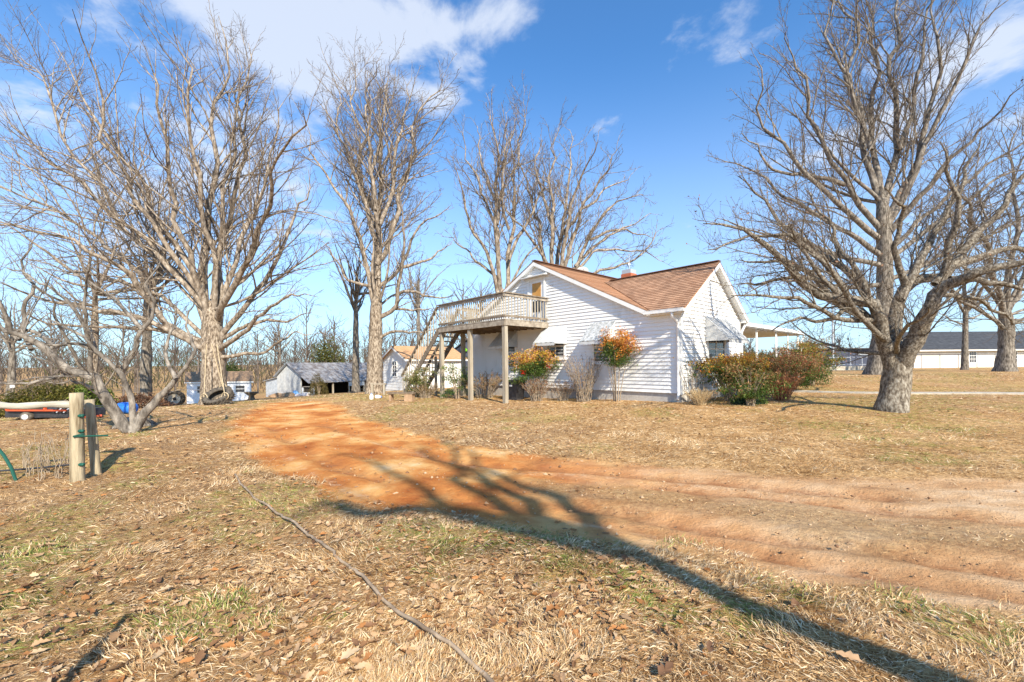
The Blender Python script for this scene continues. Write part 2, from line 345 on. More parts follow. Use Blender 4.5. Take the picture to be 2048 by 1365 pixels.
def build_ground():
    r1 = np.exp(np.linspace(math.log(.35), math.log(1.2), 10, endpoint=False)); r2 = np.exp(np.linspace(math.log(1.2), math.log(30), 235, endpoint=False)); r3 = np.exp(np.linspace(math.log(30), math.log(3000), 55))
    rr = np.concatenate((r1, r2, r3))
    a1 = np.linspace(-math.radians(58), math.radians(58), 340); a2 = np.linspace(math.radians(58), math.radians(302), 62)[1:-1]
    aa = np.concatenate((a1, a2)); nr = len(rr); na = len(aa)
    R, A = np.meshgrid(rr, aa, indexing='ij'); X = (R*np.sin(A)).ravel(); Y = (R*np.cos(A)).ravel()
    X = np.append(X, 0.); Y = np.append(Y, 0.)
    Z = terr(X, Y); dirt, strip = fields(X, Y)
    sand = np.exp(-(segdist(X, Y, SAND1, False)/(.035+.006*np.hypot(X, Y)))**2)*(fbm(X*2.3, Y*2.3, 3) > .45)+np.exp(-(segdist(X, Y, SAND2, False)/(.03+.006*np.hypot(X, Y)))**2)*(fbm(X*1.7+9, Y*1.7, 3) > .42)
    rut, berm = rutfield(X, Y); rut = rut*dirt; berm = berm*dirt
    near = 1-sst(15, 40, np.hypot(X, Y)); Z = Z-near*(.045*rut-.018*berm)
    Z = Z + near*((fbm(X*.9, Y*.9, 4)-.5)*.07*(1-.4*dirt) + (fbm(X*5, Y*5, 3)-.5)*.035*(1-.55*dirt)*(1-sst(4, 8, np.hypot(X, Y))) - .045*dirt*(1-strip) + .02*strip*fbm(X*7+4, Y*7, 2))
    mound = pixpoly([(215, 930), (290, 898)])
    Z = Z + .16*np.exp(-(segdist(X, Y, mound, False)/.45)**2)
    leafy = .8*sst(.40, .62, fbm(X*.33+11, Y*.33+2, 3)+.18*sst(0, -3, X)-.1*sst(.2, 3, X))*(1-dirt)
    green = sst(.57, .68, fbm(X*.8+40, Y*.8+9, 4)+.08*sst(-.5, -3.5, X)+.13*sst(9, 11, Y)*sst(6, 9, X))*(1-dirt); green = np.maximum(green, 1.3*moss(X, Y)*(1-dirt))
    orange = sst(2.6, -1.0, X-0.10*Y)
    Q = []
    ii, jj = np.meshgrid(np.arange(nr-1), np.arange(na), indexing='ij'); j2 = (jj+1) % na
    Q = np.stack((ii*na+jj, ii*na+j2, (ii+1)*na+j2, (ii+1)*na+jj), -1).reshape(-1, 4)[:, ::-1]
    ctr = nr*na; T = np.stack((np.full(na, ctr), (np.arange(na)+1) % na, np.arange(na)), -1)[:, ::-1]
    V = np.stack((X, Y, Z), 1)
    qd = dirt[Q].mean(1) > .5
    m = bpy.data.materials.new('yard_soil'); m.use_nodes = True; t = m.node_tree; b = t.nodes['Principled BSDF']; b.inputs['Roughness'].default_value = .95; b.inputs['Specular IOR Level'].default_value = .15
    g = N('ShaderNodeNewGeometry', t)
    def no(scale, det=8, ro=.6, vec=None, st=None):
        n = N('ShaderNodeTexNoise', t); n.inputs['Scale'].default_value = scale; n.inputs['Detail'].default_value = det; n.inputs['Roughness'].default_value = ro
        if st:
            mp = N('ShaderNodeMapping', t); mp.inputs['Scale'].default_value = st[0]; mp.inputs['Rotation'].default_value = (0, 0, st[1]); t.links.new(g.outputs['Position'], mp.inputs[0]); t.links.new(mp.outputs[0], n.inputs['Vector'])
        else: t.links.new(g.outputs['Position'], n.inputs['Vector'])
        return n.outputs['Fac']
    def ramp(f, *st):
        r = N('ShaderNodeValToRGB', t); e = r.color_ramp.elements
        e[0].position, e[0].color = st[0][0], (*st[0][1], 1); e[1].position, e[1].color = st[-1][0], (*st[-1][1], 1)
        for p, c in st[1:-1]: k = e.new(p); k.color = (*c, 1)
        t.links.new(f, r.inputs[0]); return r.outputs[0]
    def mix(f, a, c, bt='MIX'):
        n = N('ShaderNodeMix', t, data_type='RGBA', blend_type=bt)
        if hasattr(f, 'is_linked'): t.links.new(f, n.inputs[0])
        else: n.inputs[0].default_value = f
        t.links.new(a, n.inputs[6])
        if hasattr(c, 'is_linked'): t.links.new(c, n.inputs[7])
        else: n.inputs[7].default_value = (*c, 1)
        return n.outputs[2]
    def at_(n):
        a = N('ShaderNodeAttribute', t); a.attribute_name = n; return a.outputs['Fac']
    straw = ramp(no(26, 9, .75), (.33, (.17, .090, .038)), (.46, (.43, .265, .12)), (.57, (.60, .405, .205)), (.72, (.76, .58, .35)))
    big = ramp(no(.7, 6, .6), (.33, (.76, .66, .54)), (.66, (1.12, 1.10, 1.05)))
    straw = mix(1, straw, big, 'MULTIPLY'); straw = mix(1, straw, ramp(no(6.5, 9, .78), (.36, (.52, .44, .36)), (.5, (1.0, .97, .93)), (.64, (1.3, 1.28, 1.25))), 'MULTIPLY')
    litter = ramp(no(38, 6, .7), (.36, (.11, .058, .028)), (.5, (.34, .20, .10)), (.66, (.52, .35, .20)))
    lf = N('ShaderNodeMath', t, operation='MULTIPLY'); t.links.new(at_('leafy'), lf.inputs[0]); t.links.new(ramp(no(5, 5), (.4, (0, 0, 0)), (.58, (1, 1, 1))), lf.inputs[1])
    base = mix(lf.outputs[0], straw, litter)
    gf = N('ShaderNodeMath', t, operation='MULTIPLY'); t.links.new(at_('green'), gf.inputs[0]); t.links.new(ramp(no(9, 6), (.46, (0, 0, 0)), (.66, (.6, .6, .6))), gf.inputs[1])
    base = mix(gf.outputs[0], base, ramp(no(30, 5), (.35, (.22, .20, .04)), (.65, (.48, .43, .11))))
    od = ramp(no(1.5, 9, .62, st=((.7, .7, 1), .5)), (.34, (.40, .12, .028)), (.47, (.60, .235, .062)), (.58, (.74, .40, .14)), (.72, (.84, .61, .35)))
    pk = ramp(no(2.2, 9, .68, st=((.45, 1.0, 1), -.15)), (.33, (.38, .19, .085)), (.46, (.57, .335, .165)), (.59, (.70, .465, .265)), (.73, (.79, .60, .40)))
    dr = mix(at_('orange'), pk, od)
    clod = ramp(no(14, 8, .7), (.34, (.15, .08, .035)), (.5, (.36, .22, .10)), (.64, (.56, .38, .18)))
    rf_ = N('ShaderNodeMath', t, operation='MULTIPLY'); t.links.new(at_('rut'), rf_.inputs[0]); t.links.new(ramp(no(5, 8, .7), (.38, (.15, .15, .15)), (.6, (.85, .85, .85))), rf_.inputs[1])
    dr = mix(rf_.outputs[0], dr, (.34, .145, .06))
    dr = mix(at_('strip'), dr, clod)
    sf_ = N('ShaderNodeMath', t, operation='MULTIPLY'); t.links.new(at_('sand'), sf_.inputs[0]); t.links.new(ramp(no(9, 8, .75), (.46, (0, 0, 0)), (.66, (.62, .62, .62))), sf_.inputs[1])
    dr = mix(sf_.outputs[0], dr, (.78, .60, .40))
    df = N('ShaderNodeMath', t, operation='ADD'); t.links.new(at_('dirt'), df.inputs[0])
    sub = N('ShaderNodeMath', t, operation='MULTIPLY_ADD'); t.links.new(no(7, 8, .7), sub.inputs[0]); sub.inputs[1].default_value = .9; sub.inputs[2].default_value = -.45; t.links.new(sub.outputs[0], df.inputs[1])
    dfr = N('ShaderNodeMapRange', t); t.links.new(df.outputs[0], dfr.inputs[0]); dfr.inputs[1].default_value = .32; dfr.inputs[2].default_value = .68
    t.links.new(mix(dfr.outputs[0], base, dr), b.inputs['Base Color'])
    hs = N('ShaderNodeMath', t, operation='ADD'); t.links.new(no(34, 8, .75), hs.inputs[0]); t.links.new(no(6, 5), hs.inputs[1])
    bp = N('ShaderNodeBump', t); bp.inputs['Strength'].default_value = .85; bp.inputs['Distance'].default_value = .045; t.links.new(hs.outputs[0], bp.inputs['Height']); t.links.new(bp.outputs[0], b.inputs['Normal'])
    for nm, qs, ts in (('ground', Q[~qd], T), ('dirt_driveway', Q[qd], None)):
        used = np.unique(np.concatenate([qs.ravel()]+([ts.ravel()] if ts is not None else []))); remap = -np.ones(len(V), int); remap[used] = np.arange(len(used))
        me = npmesh(nm, V[used], remap[qs], None if ts is None else remap[ts], smooth=True)
        for an, arr in (('dirt', dirt), ('strip', strip), ('sand', np.clip(sand, 0, 1)), ('leafy', leafy), ('green', green), ('orange', orange), ('rut', rut)):
            a = me.attributes.new(an, 'FLOAT', 'POINT'); a.data.foreach_set('value', arr[used].astype(np.float32))
        o = link(nm, me, m); o['kind'] = 'structure'
        o['label'] = 'straw coloured winter lawn with patches of fallen leaves' if nm == 'ground' else 'orange and tan bare clay driveway with two ruts'
build_ground()
def gz(x, y):     # ground height incl. nothing fancy
    return terr(x, y)

# ------------------------------------------------------------------ trees
def resample(P, n, rng, wig=0.0):
    P = np.asarray(P, float); k = len(P); Q = []
    ext = np.vstack((2*P[0]-P[1], P, 2*P[-1]-P[-2]))
    for i in range(k-1):
        p0, p1, p2, p3 = ext[i:i+4]
        for t in np.linspace(0, 1, 8, endpoint=False):
            Q.append(.5*((2*p1)+(-p0+p2)*t+(2*p0-5*p1+4*p2-p3)*t*t+(-p0+3*p1-3*p2+p3)*t**3))
    Q.append(P[-1]); Q = np.array(Q); d = np.concatenate(([0], np.cumsum(np.linalg.norm(np.diff(Q, axis=0), axis=1))))
    s = np.linspace(0, d[-1], n); R = np.stack([np.interp(s, d, Q[:, c]) for c in range(3)], 1)
    if wig:
        w = rng.normal(0, wig, (n, 3)); w[0] = 0; R = R+w
    return R
def tubes(P, R, k):
    """P (B,n,3), R (B,n): returns verts, quads"""
    B, n, _ = P.shape
    T = np.gradient(P, axis=1); T /= np.linalg.norm(T, axis=2, keepdims=True)+1e-9
    tm = T.mean(1); tm /= np.linalg.norm(tm, axis=1, keepdims=True)+1e-9
    ref = np.where(np.abs(tm[:, 2:3]) < .75, np.array([[0, 0, 1.]]), np.array([[1., 0.3, 0]]))[:, None, :]
    a = np.cross(T, ref); a /= np.linalg.norm(a, axis=2, keepdims=True)+1e-9; b = np.cross(T, a)
    an = np.arange(k)*2*math.pi/k
    V = P[:, :, None, :]+R[:, :, None, None]*(np.cos(an)[None, None, :, None]*a[:, :, None, :]+np.sin(an)[None, None, :, None]*b[:, :, None, :])
    V = V.reshape(-1, 3)
    bi, i, j = np.meshgrid(np.arange(B), np.arange(n-1), np.arange(k), indexing='ij'); base = bi*n*k
    Q = np.stack((base+i*k+j, base+i*k+(j+1) % k, base+(i+1)*k+(j+1) % k, base+(i+1)*k+j), -1).reshape(-1, 4)
    return V, Q
def child(P, R, rng, spacing, u0=.15, ang=(28, 55), lenf=.45, taper=.7, n=6, trop=.12, wig=.10, lmin=.2, lmax=5, rf=.62, rmin=.0025, maxn=None):
    B, m, _ = P.shape
    seg = np.linalg.norm(np.diff(P, axis=1), axis=2); L = seg.sum(1)
    cnt = np.maximum(1, np.round(L*(1-u0)/spacing*rng.uniform(.8, 1.2, B)).astype(int))
    if maxn: cnt = np.minimum(cnt, maxn)
    idx = np.repeat(np.arange(B), cnt); K = len(idx)
    first = np.repeat(np.cumsum(cnt)-cnt, cnt); jj = np.arange(K)-first
    u = u0+(1-u0)*(jj+rng.uniform(.1, .9, K))/cnt[idx]
    f = u*(m-1); i0 = np.minimum(f.astype(int), m-2); fr = (f-i0)[:, None]
    base = P[idx, i0]*(1-fr)+P[idx, i0+1]*fr; tan = P[idx, i0+1]-P[idx, i0]; tan /= np.linalg.norm(tan, axis=1, keepdims=True)+1e-9
    rad = R[idx, i0]*(1-fr[:, 0])+R[idx, i0+1]*fr[:, 0]
    rv = rng.normal(0, 1, (K, 3)); rv -= (rv*tan).sum(1, keepdims=True)*tan; rv /= np.linalg.norm(rv, axis=1, keepdims=True)+1e-9
    rv[:, 2] += .25
    a = np.radians(rng.uniform(ang[0], ang[1], K))[:, None]
    d = np.cos(a)*tan+np.sin(a)*rv; d /= np.linalg.norm(d, axis=1, keepdims=True)
    ln = np.clip(lenf*L[idx]*(1-taper*u)*rng.uniform(.55, 1.25, K), lmin, lmax)
    out = np.zeros((K, n, 3)); out[:, 0] = base; step = (ln/(n-1))[:, None]
    for q in range(1, n):
        d = d+rng.normal(0, wig, (K, 3)); d[:, 2] += trop*(1.0/(n-1))*2
        d /= np.linalg.norm(d, axis=1, keepdims=True); out[:, q] = out[:, q-1]+d*step
    r0 = np.maximum(np.minimum(rad*rf, .0095*ln+.003), rmin)
    tp = np.linspace(1, .32, n)[None, :]
    return out, np.maximum(r0[:, None]*tp, rmin*.7)
def build_tree(name, label, trunk, trunk_r, limbs, seed, group=None, bark=None, twig=None, limb_r=.16, sp=(.7, .42, .24), lv=3, lenf=(.45, .5, .6), extra=0, extra_len=6, cat='tree', leaves=0, rmin=.004, leafcol=((.16, .09, .05), (.30, .17, .10)), trop=.08, elow=.2, ehigh=1.2, smax=(4.8, 2.0, .9), ks=(5, 3, 3), flare=.42):
    """trunk: list of 3-D points; limbs: list of (points, r0)"""
    rng = np.random.RandomState(seed); bark = bark or M_barkA; twig = twig or M_twig
    base = np.array(trunk[0], float); T = thing(name, label, cat, base, group)
    tp = resample(trunk, 22, rng, 0.0); k = 18
    hgt = np.linspace(0, 1, 22)
    tr = np.interp(hgt, np.linspace(0, 1, len(trunk_r)), trunk_r)
    tr[-1] = .03; tr[-2] *= .55; tr[-3] *= .85
    t0 = tp.copy(); t0[0, 2] -= .25
    V, Q = tubes(t0[None], tr[None], k)
    # root flare and bark swell
    up = (V[:, 2]-base[2]); an = np.arctan2(V[:, 1]-base[1], V[:, 0]-base[0]); c = np.repeat(tp, k, axis=0)
    amp = 1+flare*np.exp(-np.clip(up, 0, 9)/.22)*(.55+.45*np.cos(an*4+seed))+.05*np.sin(an*5+up*3.1+seed)+.035*np.sin(an*3-up*6)
    V[:, :2] = c[:, :2]+(V[:, :2]-c[:, :2])*amp[:, None]
    link('trunk', npmesh('trunk', V-base, Q, smooth=True), TRUNKM.get(bark.name, bark), T)
    P0 = []; R0 = []
    for pts, r0 in limbs:
        p = resample(pts, 16, rng, 0.0); L = np.linalg.norm(np.diff(p, axis=0), axis=1).sum()
        w = rng.normal(0, .026*L, (16, 3)); w[0] = 0; w = (w+np.roll(w, 1, 0))/2; w[0] = 0
        p = p+w*np.linspace(.2, 1, 16)[:, None]; r = r0*np.linspace(1, .0, 16)**.8+.010
        P0.append(p); R0.append(r)
    for e in range(extra):
        f = rng.uniform(.76, 1.0); o = tp[int(f*21)]; az = rng.uniform(0, 2*math.pi); el = rng.uniform(elow, ehigh); d = np.array((math.cos(az)*math.cos(el), math.sin(az)*math.cos(el), math.sin(el)))
        L = extra_len*rng.uniform(.7, 1.15); p = [o]
        for q in range(15):
            d = d+rng.normal(0, .07, 3)+np.array((0, 0, .03)); d /= np.linalg.norm(d); p.append(p[-1]+d*L/15)
        P0.append(np.array(p)); R0.append(limb_r*rng.uniform(.55, .9)*np.linspace(1, 0, 16)**.75+.012)
    for p, r in zip(P0, R0):
        V, Q = tubes(p[None], r[None], 8); link('limb', npmesh('limb', V-base, Q, smooth=True), bark, T)
    P = np.array(P0); R = np.array(R0)
    Vs = []; Qs = []; off = 0; cp, cr = P, R; tips = None
    for l in range(lv):
        cp, cr = child(cp, cr, rng, sp[l], u0=(.12, .12, .1)[l], ang=((22, 50), (26, 56), (28, 62))[l], lenf=lenf[l], taper=.72, n=(8, 5, 3)[l], trop=(trop, trop*.9, trop*.8)[l], wig=(.11, .13, .16)[l], lmin=(.6, .35, .26)[l], lmax=smax[l], rmin=(rmin*1.5, rmin*1.1, rmin*.8)[l])
        V, Q = tubes(cp, cr, ks[l])
        if l == 0 and lv > 2: link('branches', npmesh('branches', V-base, Q, smooth=True), bark, T)['kind'] = 'stuff'
        else: Vs.append(V); Qs.append(Q+off); off += len(V)
        tips = cp[:, -1]
    V = np.concatenate(Vs); Q = np.concatenate(Qs)
    cr_o = link('crown', npmesh('crown', V-base, Q, smooth=True), twig, T)
    if leaves:
        pick = tips[rng.choice(len(tips), leaves)]; pick = pick[fbm(pick[:, 0]*.8+pick[:, 1]*.3, pick[:, 2]*.8, 2) > .5]
        LV, LQ, LC = leaf_cards(pick-base, rng, .05, .09, leafcol)
        lo = link('clinging_leaves', npmesh('clinging_leaves', LV, LQ, None, LC), M_litter, T); lo['kind'] = 'stuff'
    return T
def leaf_cards(C, rng, smin, smax, cols, up=0.0, aspect=.55, bend=.25, vert=0.0):
    """six-point folded leaves (two quads each)"""
    n = len(C); s = rng.uniform(smin, smax, n)[:, None]
    d = rng.normal(0, 1, (n, 3)); d[:, 2] += vert*np.sign(d[:, 2]+.6); d /= np.linalg.norm(d, axis=1, keepdims=True); nrm = rng.normal(0, 1, (n, 3)); nrm[:, 2] += up
    sd_ = np.cross(d, nrm); sd_ /= np.linalg.norm(sd_, axis=1, keepdims=True)+1e-9; nn = np.cross(sd_, d)
    w = s*aspect
    p = [C-d*s*.5, C-d*s*.05+sd_*w*.5+nn*s*bend*.5, C+d*s*.5, C-d*s*.05-sd_*w*.5+nn*s*bend*.5]
    V = np.stack(p, 1).reshape(-1, 3); b = np.arange(n)*4
    Q = np.stack((b, b+1, b+2, b+3), 1)
    cols = np.asarray(cols); a = rng.randint(0, len(cols), n); c2 = rng.randint(0, len(cols), n); f = rng.uniform(0, 1, n)[:, None]
    col = np.repeat((cols[a]*(1-f)+cols[c2]*f)*rng.uniform(.8, 1.2, n)[:, None], 4, axis=0)
    return V, Q, col
def pl3(pts, D, dd=0.0, curve=0.0):
    n = len(pts); return [at(x, y, D+dd*(i/(n-1))**1.2) for i, (x, y) in enumerate(pts)]
def limbset(specs, D, seed, r=.2, spread=.55):
    rng = np.random.RandomState(seed); out = []
    for sp_ in specs:
        k = 1.0
        if isinstance(sp_[0], (int, float)): k = sp_[0]; sp_ = sp_[1:]
        x0, y0 = sp_[0]; x1, y1 = sp_[-1]; span = math.hypot(x1-x0, y1-y0)/F*D
        out.append((pl3(sp_, D, rng.uniform(-spread, spread)*span), r*k))
    return out
def trunkpts(pix, D): 
    P = [at(x, y, D) for x, y in pix]; b = P[0]; b[2] = float(terr(b[0], b[1])); return P

# big tree that carries the tyre swing
D = 20.0
L = limbset([
 (1.3, (428, 690), (418, 605), (411, 485), (430, 380), (430, 250), (440, 140), (446, 40)),
 (1.1, (434, 690), (439, 560), (443, 461), (468, 380), (485, 290), (500, 180), (510, 100)),
 (1.0, (420, 650), (400, 575), (369, 496), (345, 380), (330, 280), (300, 160), (285, 80)),
 (1.0, (420, 640), (390, 549), (352, 485), (299, 415), (230, 300), (170, 190), (135, 100)),
 (.9, (415, 660), (380, 577), (306, 520), (246, 433), (200, 370), (140, 260), (80, 160), (40, 90)),
 (.9, (420, 690), (334, 640), (257, 531), (176, 475), (70, 410), (0, 360), (-60, 330)),
 (.9, (418, 700), (352, 665), (299, 605), (246, 535), (123, 475), (0, 450), (-90, 440)),
 (.8, (418, 705), (387, 690), (299, 644), (176, 616), (35, 577), (-60, 560)),
 (1.0, (436, 640), (446, 605), (492, 520), (527, 440), (555, 370), (585, 280), (605, 200)),
 (.9, (436, 690), (450, 661), (492, 608), (548, 535), (576, 468), (612, 400), (622, 340)),
 (.8, (438, 700), (453, 690), (492, 658), (527, 622), (576, 594), (629, 587)),
 (.6, (440, 715), (470, 712), (520, 705), (577, 672), (620, 668)),
 (.9, (436, 650), (442, 600), (468, 522), (513, 405), (540, 300), (565, 190)),
 (.9, (428, 620), (424, 500), (400, 400), (390, 280), (375, 160), (350, 50)),
 (.8, (425, 600), (440, 480), (462, 350), (470, 220), (478, 90)),
 (.7, (415, 680), (330, 600), (230, 560), (130, 540), (30, 520)),
 (.7, (415, 690), (320, 660), (220, 660), (120, 650), (20, 630)),
 (.7, (440, 680), (520, 640), (570, 640), (625, 625)),
 (.8, (410, 600), (330, 480), (260, 360), (215, 260), (190, 140), (180, 60)),
 (.8, (412, 620), (300, 500), (190, 400), (100, 320), (20, 250), (-20, 200)),
], D, 3, .145)
build_tree('oak_tree', 'huge spreading bare tree with the tractor tyre swing hanging on it', trunkpts([(430, 803), (428, 760), (426, 710), (424, 660), (420, 600)], D), [.56, .50, .47, .40, .16], L, 11, bark=M_barkA, sp=(.64, .36, .235), extra=3, extra_len=6.5, limb_r=.10, elow=.05, ehigh=.9, rmin=.0075)

# middle tree by the white outbuilding
D = 24.5
L = limbset([
 (1.2, (752, 640), (757, 560), (752, 505), (750, 430), (734, 360), (724, 291), (709, 214), (706, 112)),
 (1.1, (754, 600), (757, 500), (750, 400), (748, 368), (746, 288), (734, 222), (728, 140)),
 (1.1, (756, 560), (757, 480), (763, 400), (765, 300), (772, 200), (778, 125)),
 (1.0, (754, 530), (779, 493), (786, 438), (800, 390), (826, 306), (835, 245), (860, 200), (880, 160)),
 (1.0, (748, 610), (731, 535), (724, 490), (702, 435), (670, 383), (657, 355), (623, 306), (612, 250)),
 (.9, (753, 638), (786, 618), (792, 586), (805, 535), (808, 496), (805, 444), (800, 400)),
 (.6, (805, 535), (850, 522), (876, 506), (905, 490)), (.6, (792, 593), (818, 581), (882, 596), (915, 590)), (.5, (786, 618), (830, 620), (868, 616)),
 (.8, (758, 573), (798, 538), (830, 470), (870, 430), (900, 415)), (.6, (744, 573), (699, 560), (679, 531), (647, 480)),
 (.6, (756, 680), (786, 664), (837, 664), (880, 655)), (.8, (750, 480), (730, 400), (700, 320), (680, 230), (670, 170)),
 (.8, (760, 450), (790, 360), (800, 270), (815, 190), (820, 150)), (.7, (752, 420), (740, 300), (735, 200), (745, 120)),
], D, 4, .15, .45)
build_tree('tall_tree', 'tall slender bare tree standing at the end of the driveway beside the outbuilding', trunkpts([(748, 790), (749, 740), (751, 690), (752, 635), (756, 560)], D), [.48, .42, .38, .33, .16], L, 21, bark=M_barkA, sp=(.55, .35, .235), extra=3, extra_len=5, limb_r=.1, rmin=.0095)

# two trees behind the house
D = 27.0
L = limbset([
 (1.0, (1000, 580), (999, 539), (993, 457), (988, 391), (996, 312), (985, 206)),
 (1.0, (1012, 590), (1018, 539), (1017, 465), (1028, 391), (1043, 293), (1049, 220)),
 (.9, (996, 590), (985, 536), (956, 475), (933, 417), (920, 350), (908, 320)),
 (.8, (998, 520), (996, 470), (967, 386), (943, 328), (914, 265)),
 (.7, (1018, 520), (1045, 460), (1070, 420), (1085, 370), (1090, 300)),
 (.6, (1000, 560), (950, 520), (910, 480), (885, 470)), (.7, (994, 450), (1003, 380), (1015, 310), (1010, 230)), (.6, (990, 400), (965, 330), (955, 250)), (.6, (1018, 460), (1000, 400), (1010, 320), (1030, 240)),
 (.6, (1012, 590), (1050, 520), (1080, 480), (1090, 430)),
], D, 5, .145, .45)
build_tree('twin_stem_tree', 'bare twin stemmed tree rising behind the wooden deck', trunkpts([(1005, 790), (1005, 700), (1004, 620), (1004, 575)], D), [.5, .45, .42, .36], L, 31, bark=M_barkA, sp=(.52, .33, .22), rmin=.0098)
L = limbset([
 (1.0, (1108, 560), (1091, 520), (1075, 444), (1062, 400), (1045, 338), (1038, 290)),
 (1.0, (1110, 560), (1104, 523), (1104, 444), (1099, 359), (1109, 300), (1112, 241)),
 (1.0, (1112, 560), (1115, 523), (1125, 457), (1133, 404), (1141, 338), (1144, 262)),
 (1.0, (1115, 560), (1123, 523), (1136, 444), (1157, 378), (1178, 325), (1192, 275)),
 (1.0, (1118, 560), (1130, 525), (1157, 444), (1183, 380), (1217, 338), (1244, 293)),
 (1.0, (1120, 570), (1152, 531), (1170, 491), (1196, 444), (1230, 410), (1289, 386)),
 (.7, (1150, 533), (1210, 478), (1270, 444), (1305, 424)), (.7, (1150, 560), (1217, 539), (1254, 525), (1291, 496), (1332, 462)),
 (.7, (1095, 530), (1050, 460), (1020, 430), (1005, 390)), (.7, (1125, 470), (1165, 420), (1215, 380), (1262, 350)), (.7, (1104, 450), (1085, 390), (1075, 330), (1080, 270)),
 (.6, (1180, 480), (1230, 460), (1275, 470), (1310, 480)), (.6, (1150, 545), (1200, 500), (1250, 500), (1300, 510), (1330, 520)),
], D, 6, .145, .4)
build_tree('fan_shaped_tree', 'bare fan shaped tree with many stems rising behind the house ridge', trunkpts([(1112, 790), (1112, 700), (1112, 620), (1112, 560)], D), [.6, .52, .5, .42], L, 41, bark=M_barkA, sp=(.52, .33, .22), rmin=.0098)

# right foreground tree, lichen spotted
D = 11.0
L = limbset([
 (1.75, (1800, 745), (1818, 695), (1850, 636), (1887, 577), (1942, 548), (2048, 525), (2160, 500)),
 (1.3, (1792, 730), (1790, 670), (1796, 606), (1807, 577), (1858, 555), (1913, 533), (2048, 489), (2150, 450)),
 (1.3, (1785, 735), (1768, 680), (1752, 617), (1693, 603), (1605, 548), (1554, 507), (1473, 460), (1415, 440)),
 (1.0, (1782, 715), (1766, 672), (1722, 632), (1667, 599), (1620, 548), (1560, 515), (1480, 520)),
 (.8, (1752, 620), (1730, 588), (1686, 533), (1620, 489), (1540, 420), (1490, 350)),
 (.8, (1800, 600), (1840, 520), (1880, 440), (1930, 360), (1960, 270)),
 (.8, (1870, 570), (1930, 500), (1990, 430), (2040, 340), (2060, 240)),
 (.6, (1810, 570), (1790, 500), (1800, 430), (1780, 370)), (.7, (1900, 560), (1960, 560), (2048, 580), (2100, 590)),
 (.4, (1700, 600), (1660, 640), (1600, 640), (1540, 660)), (.5, (1690, 600), (1640, 560), (1560, 560), (1470, 570)),
 (.6, (1760, 640), (1720, 560), (1660, 460), (1600, 380)), (.5, (1700, 600), (1640, 520), (1560, 470), (1480, 480), (1420, 500)), (.45, (1752, 640), (1680, 640), (1600, 600), (1520, 590), (1450, 600)), (.45, (1722, 632), (1650, 560), (1590, 480), (1540, 440)), (.4, (1880, 590), (1950, 600), (2020, 640), (2080, 660)), (.7, (1880, 580), (1900, 480), (1920, 380), (1900, 280)),
], D, 7, .13, .5)
build_tree('lichen_tree', 'gnarled tree with lichen spotted bark forking low on the right lawn', trunkpts([(1783, 822), (1790, 780), (1795, 740), (1794, 710), (1792, 675)], D), [.34, .30, .285, .285, .16], L, 51, flare=.22, bark=M_barkB, sp=(.30, .19, .13), extra=5, extra_len=3.6, limb_r=.08, elow=.1, ehigh=1.0, leaves=900, rmin=.0045, smax=(2.6, 1.1, .55))

# large tree behind it
D = 26.0
L = limbset([
 (1.0, (1765, 430), (1735, 330), (1712, 230), (1695, 150), (1688, 0), (1680, -60)),
 (1.0, (1760, 430), (1745, 300), (1755, 180), (1742, 60), (1735, -60)),
 (1.0, (1768, 420), (1790, 280), (1785, 160), (1800, 0), (1810, -80)),
 (1.0, (1772, 450), (1830, 330), (1855, 230), (1870, 100), (1880, -60)),
 (1.0, (1775, 450), (1850, 300), (1895, 190), (1960, 60), (2040, -10)),
 (.9, (1776, 470), (1880, 340), (1980, 240), (2060, 160)), (.9, (1762, 460), (1690, 370), (1650, 280), (1610, 190), (1575, 50)),
 (.9, (1762, 480), (1660, 400), (1590, 330), (1530, 220), (1490, 130)), (.8, (1760, 510), (1650, 440), (1560, 390), (1490, 330), (1440, 310)),
 (.8, (1760, 530), (1640, 500), (1540, 470), (1430, 440)), (.8, (1776, 520), (1880, 440), (1980, 380), (2080, 300)), (.7, (1776, 560), (1870, 520), (1960, 480), (2060, 430)),
 (.7, (1758, 570), (1660, 570), (1570, 560), (1480, 590)), (.7, (1742, 300), (1700, 180), (1650, 60), (1640, -40)), (.7, (1800, 300), (1840, 160), (1850, 20), (1860, -60)),
 (.7, (1690, 370), (1620, 350), (1550, 340), (1480, 250)), (.7, (1780, 500), (1900, 390), (2000, 320), (2090, 220)),
], D, 8, .19, .35)
build_tree('grey_tree', 'very tall grey bare tree directly behind the lichen spotted one', trunkpts([(1752, 742), (1762, 680), (1768, 600), (1770, 520), (1767, 445), (1763, 370)], D), [.56, .45, .41, .40, .37, .26], L, 61, bark=M_barkD, twig=M_twig, sp=(.60, .36, .25), extra=3, extra_len=8, limb_r=.13, leaves=2600, rmin=.0095, smax=(5, 2, .9), leafcol=((.12, .06, .045), (.24, .12, .08)))

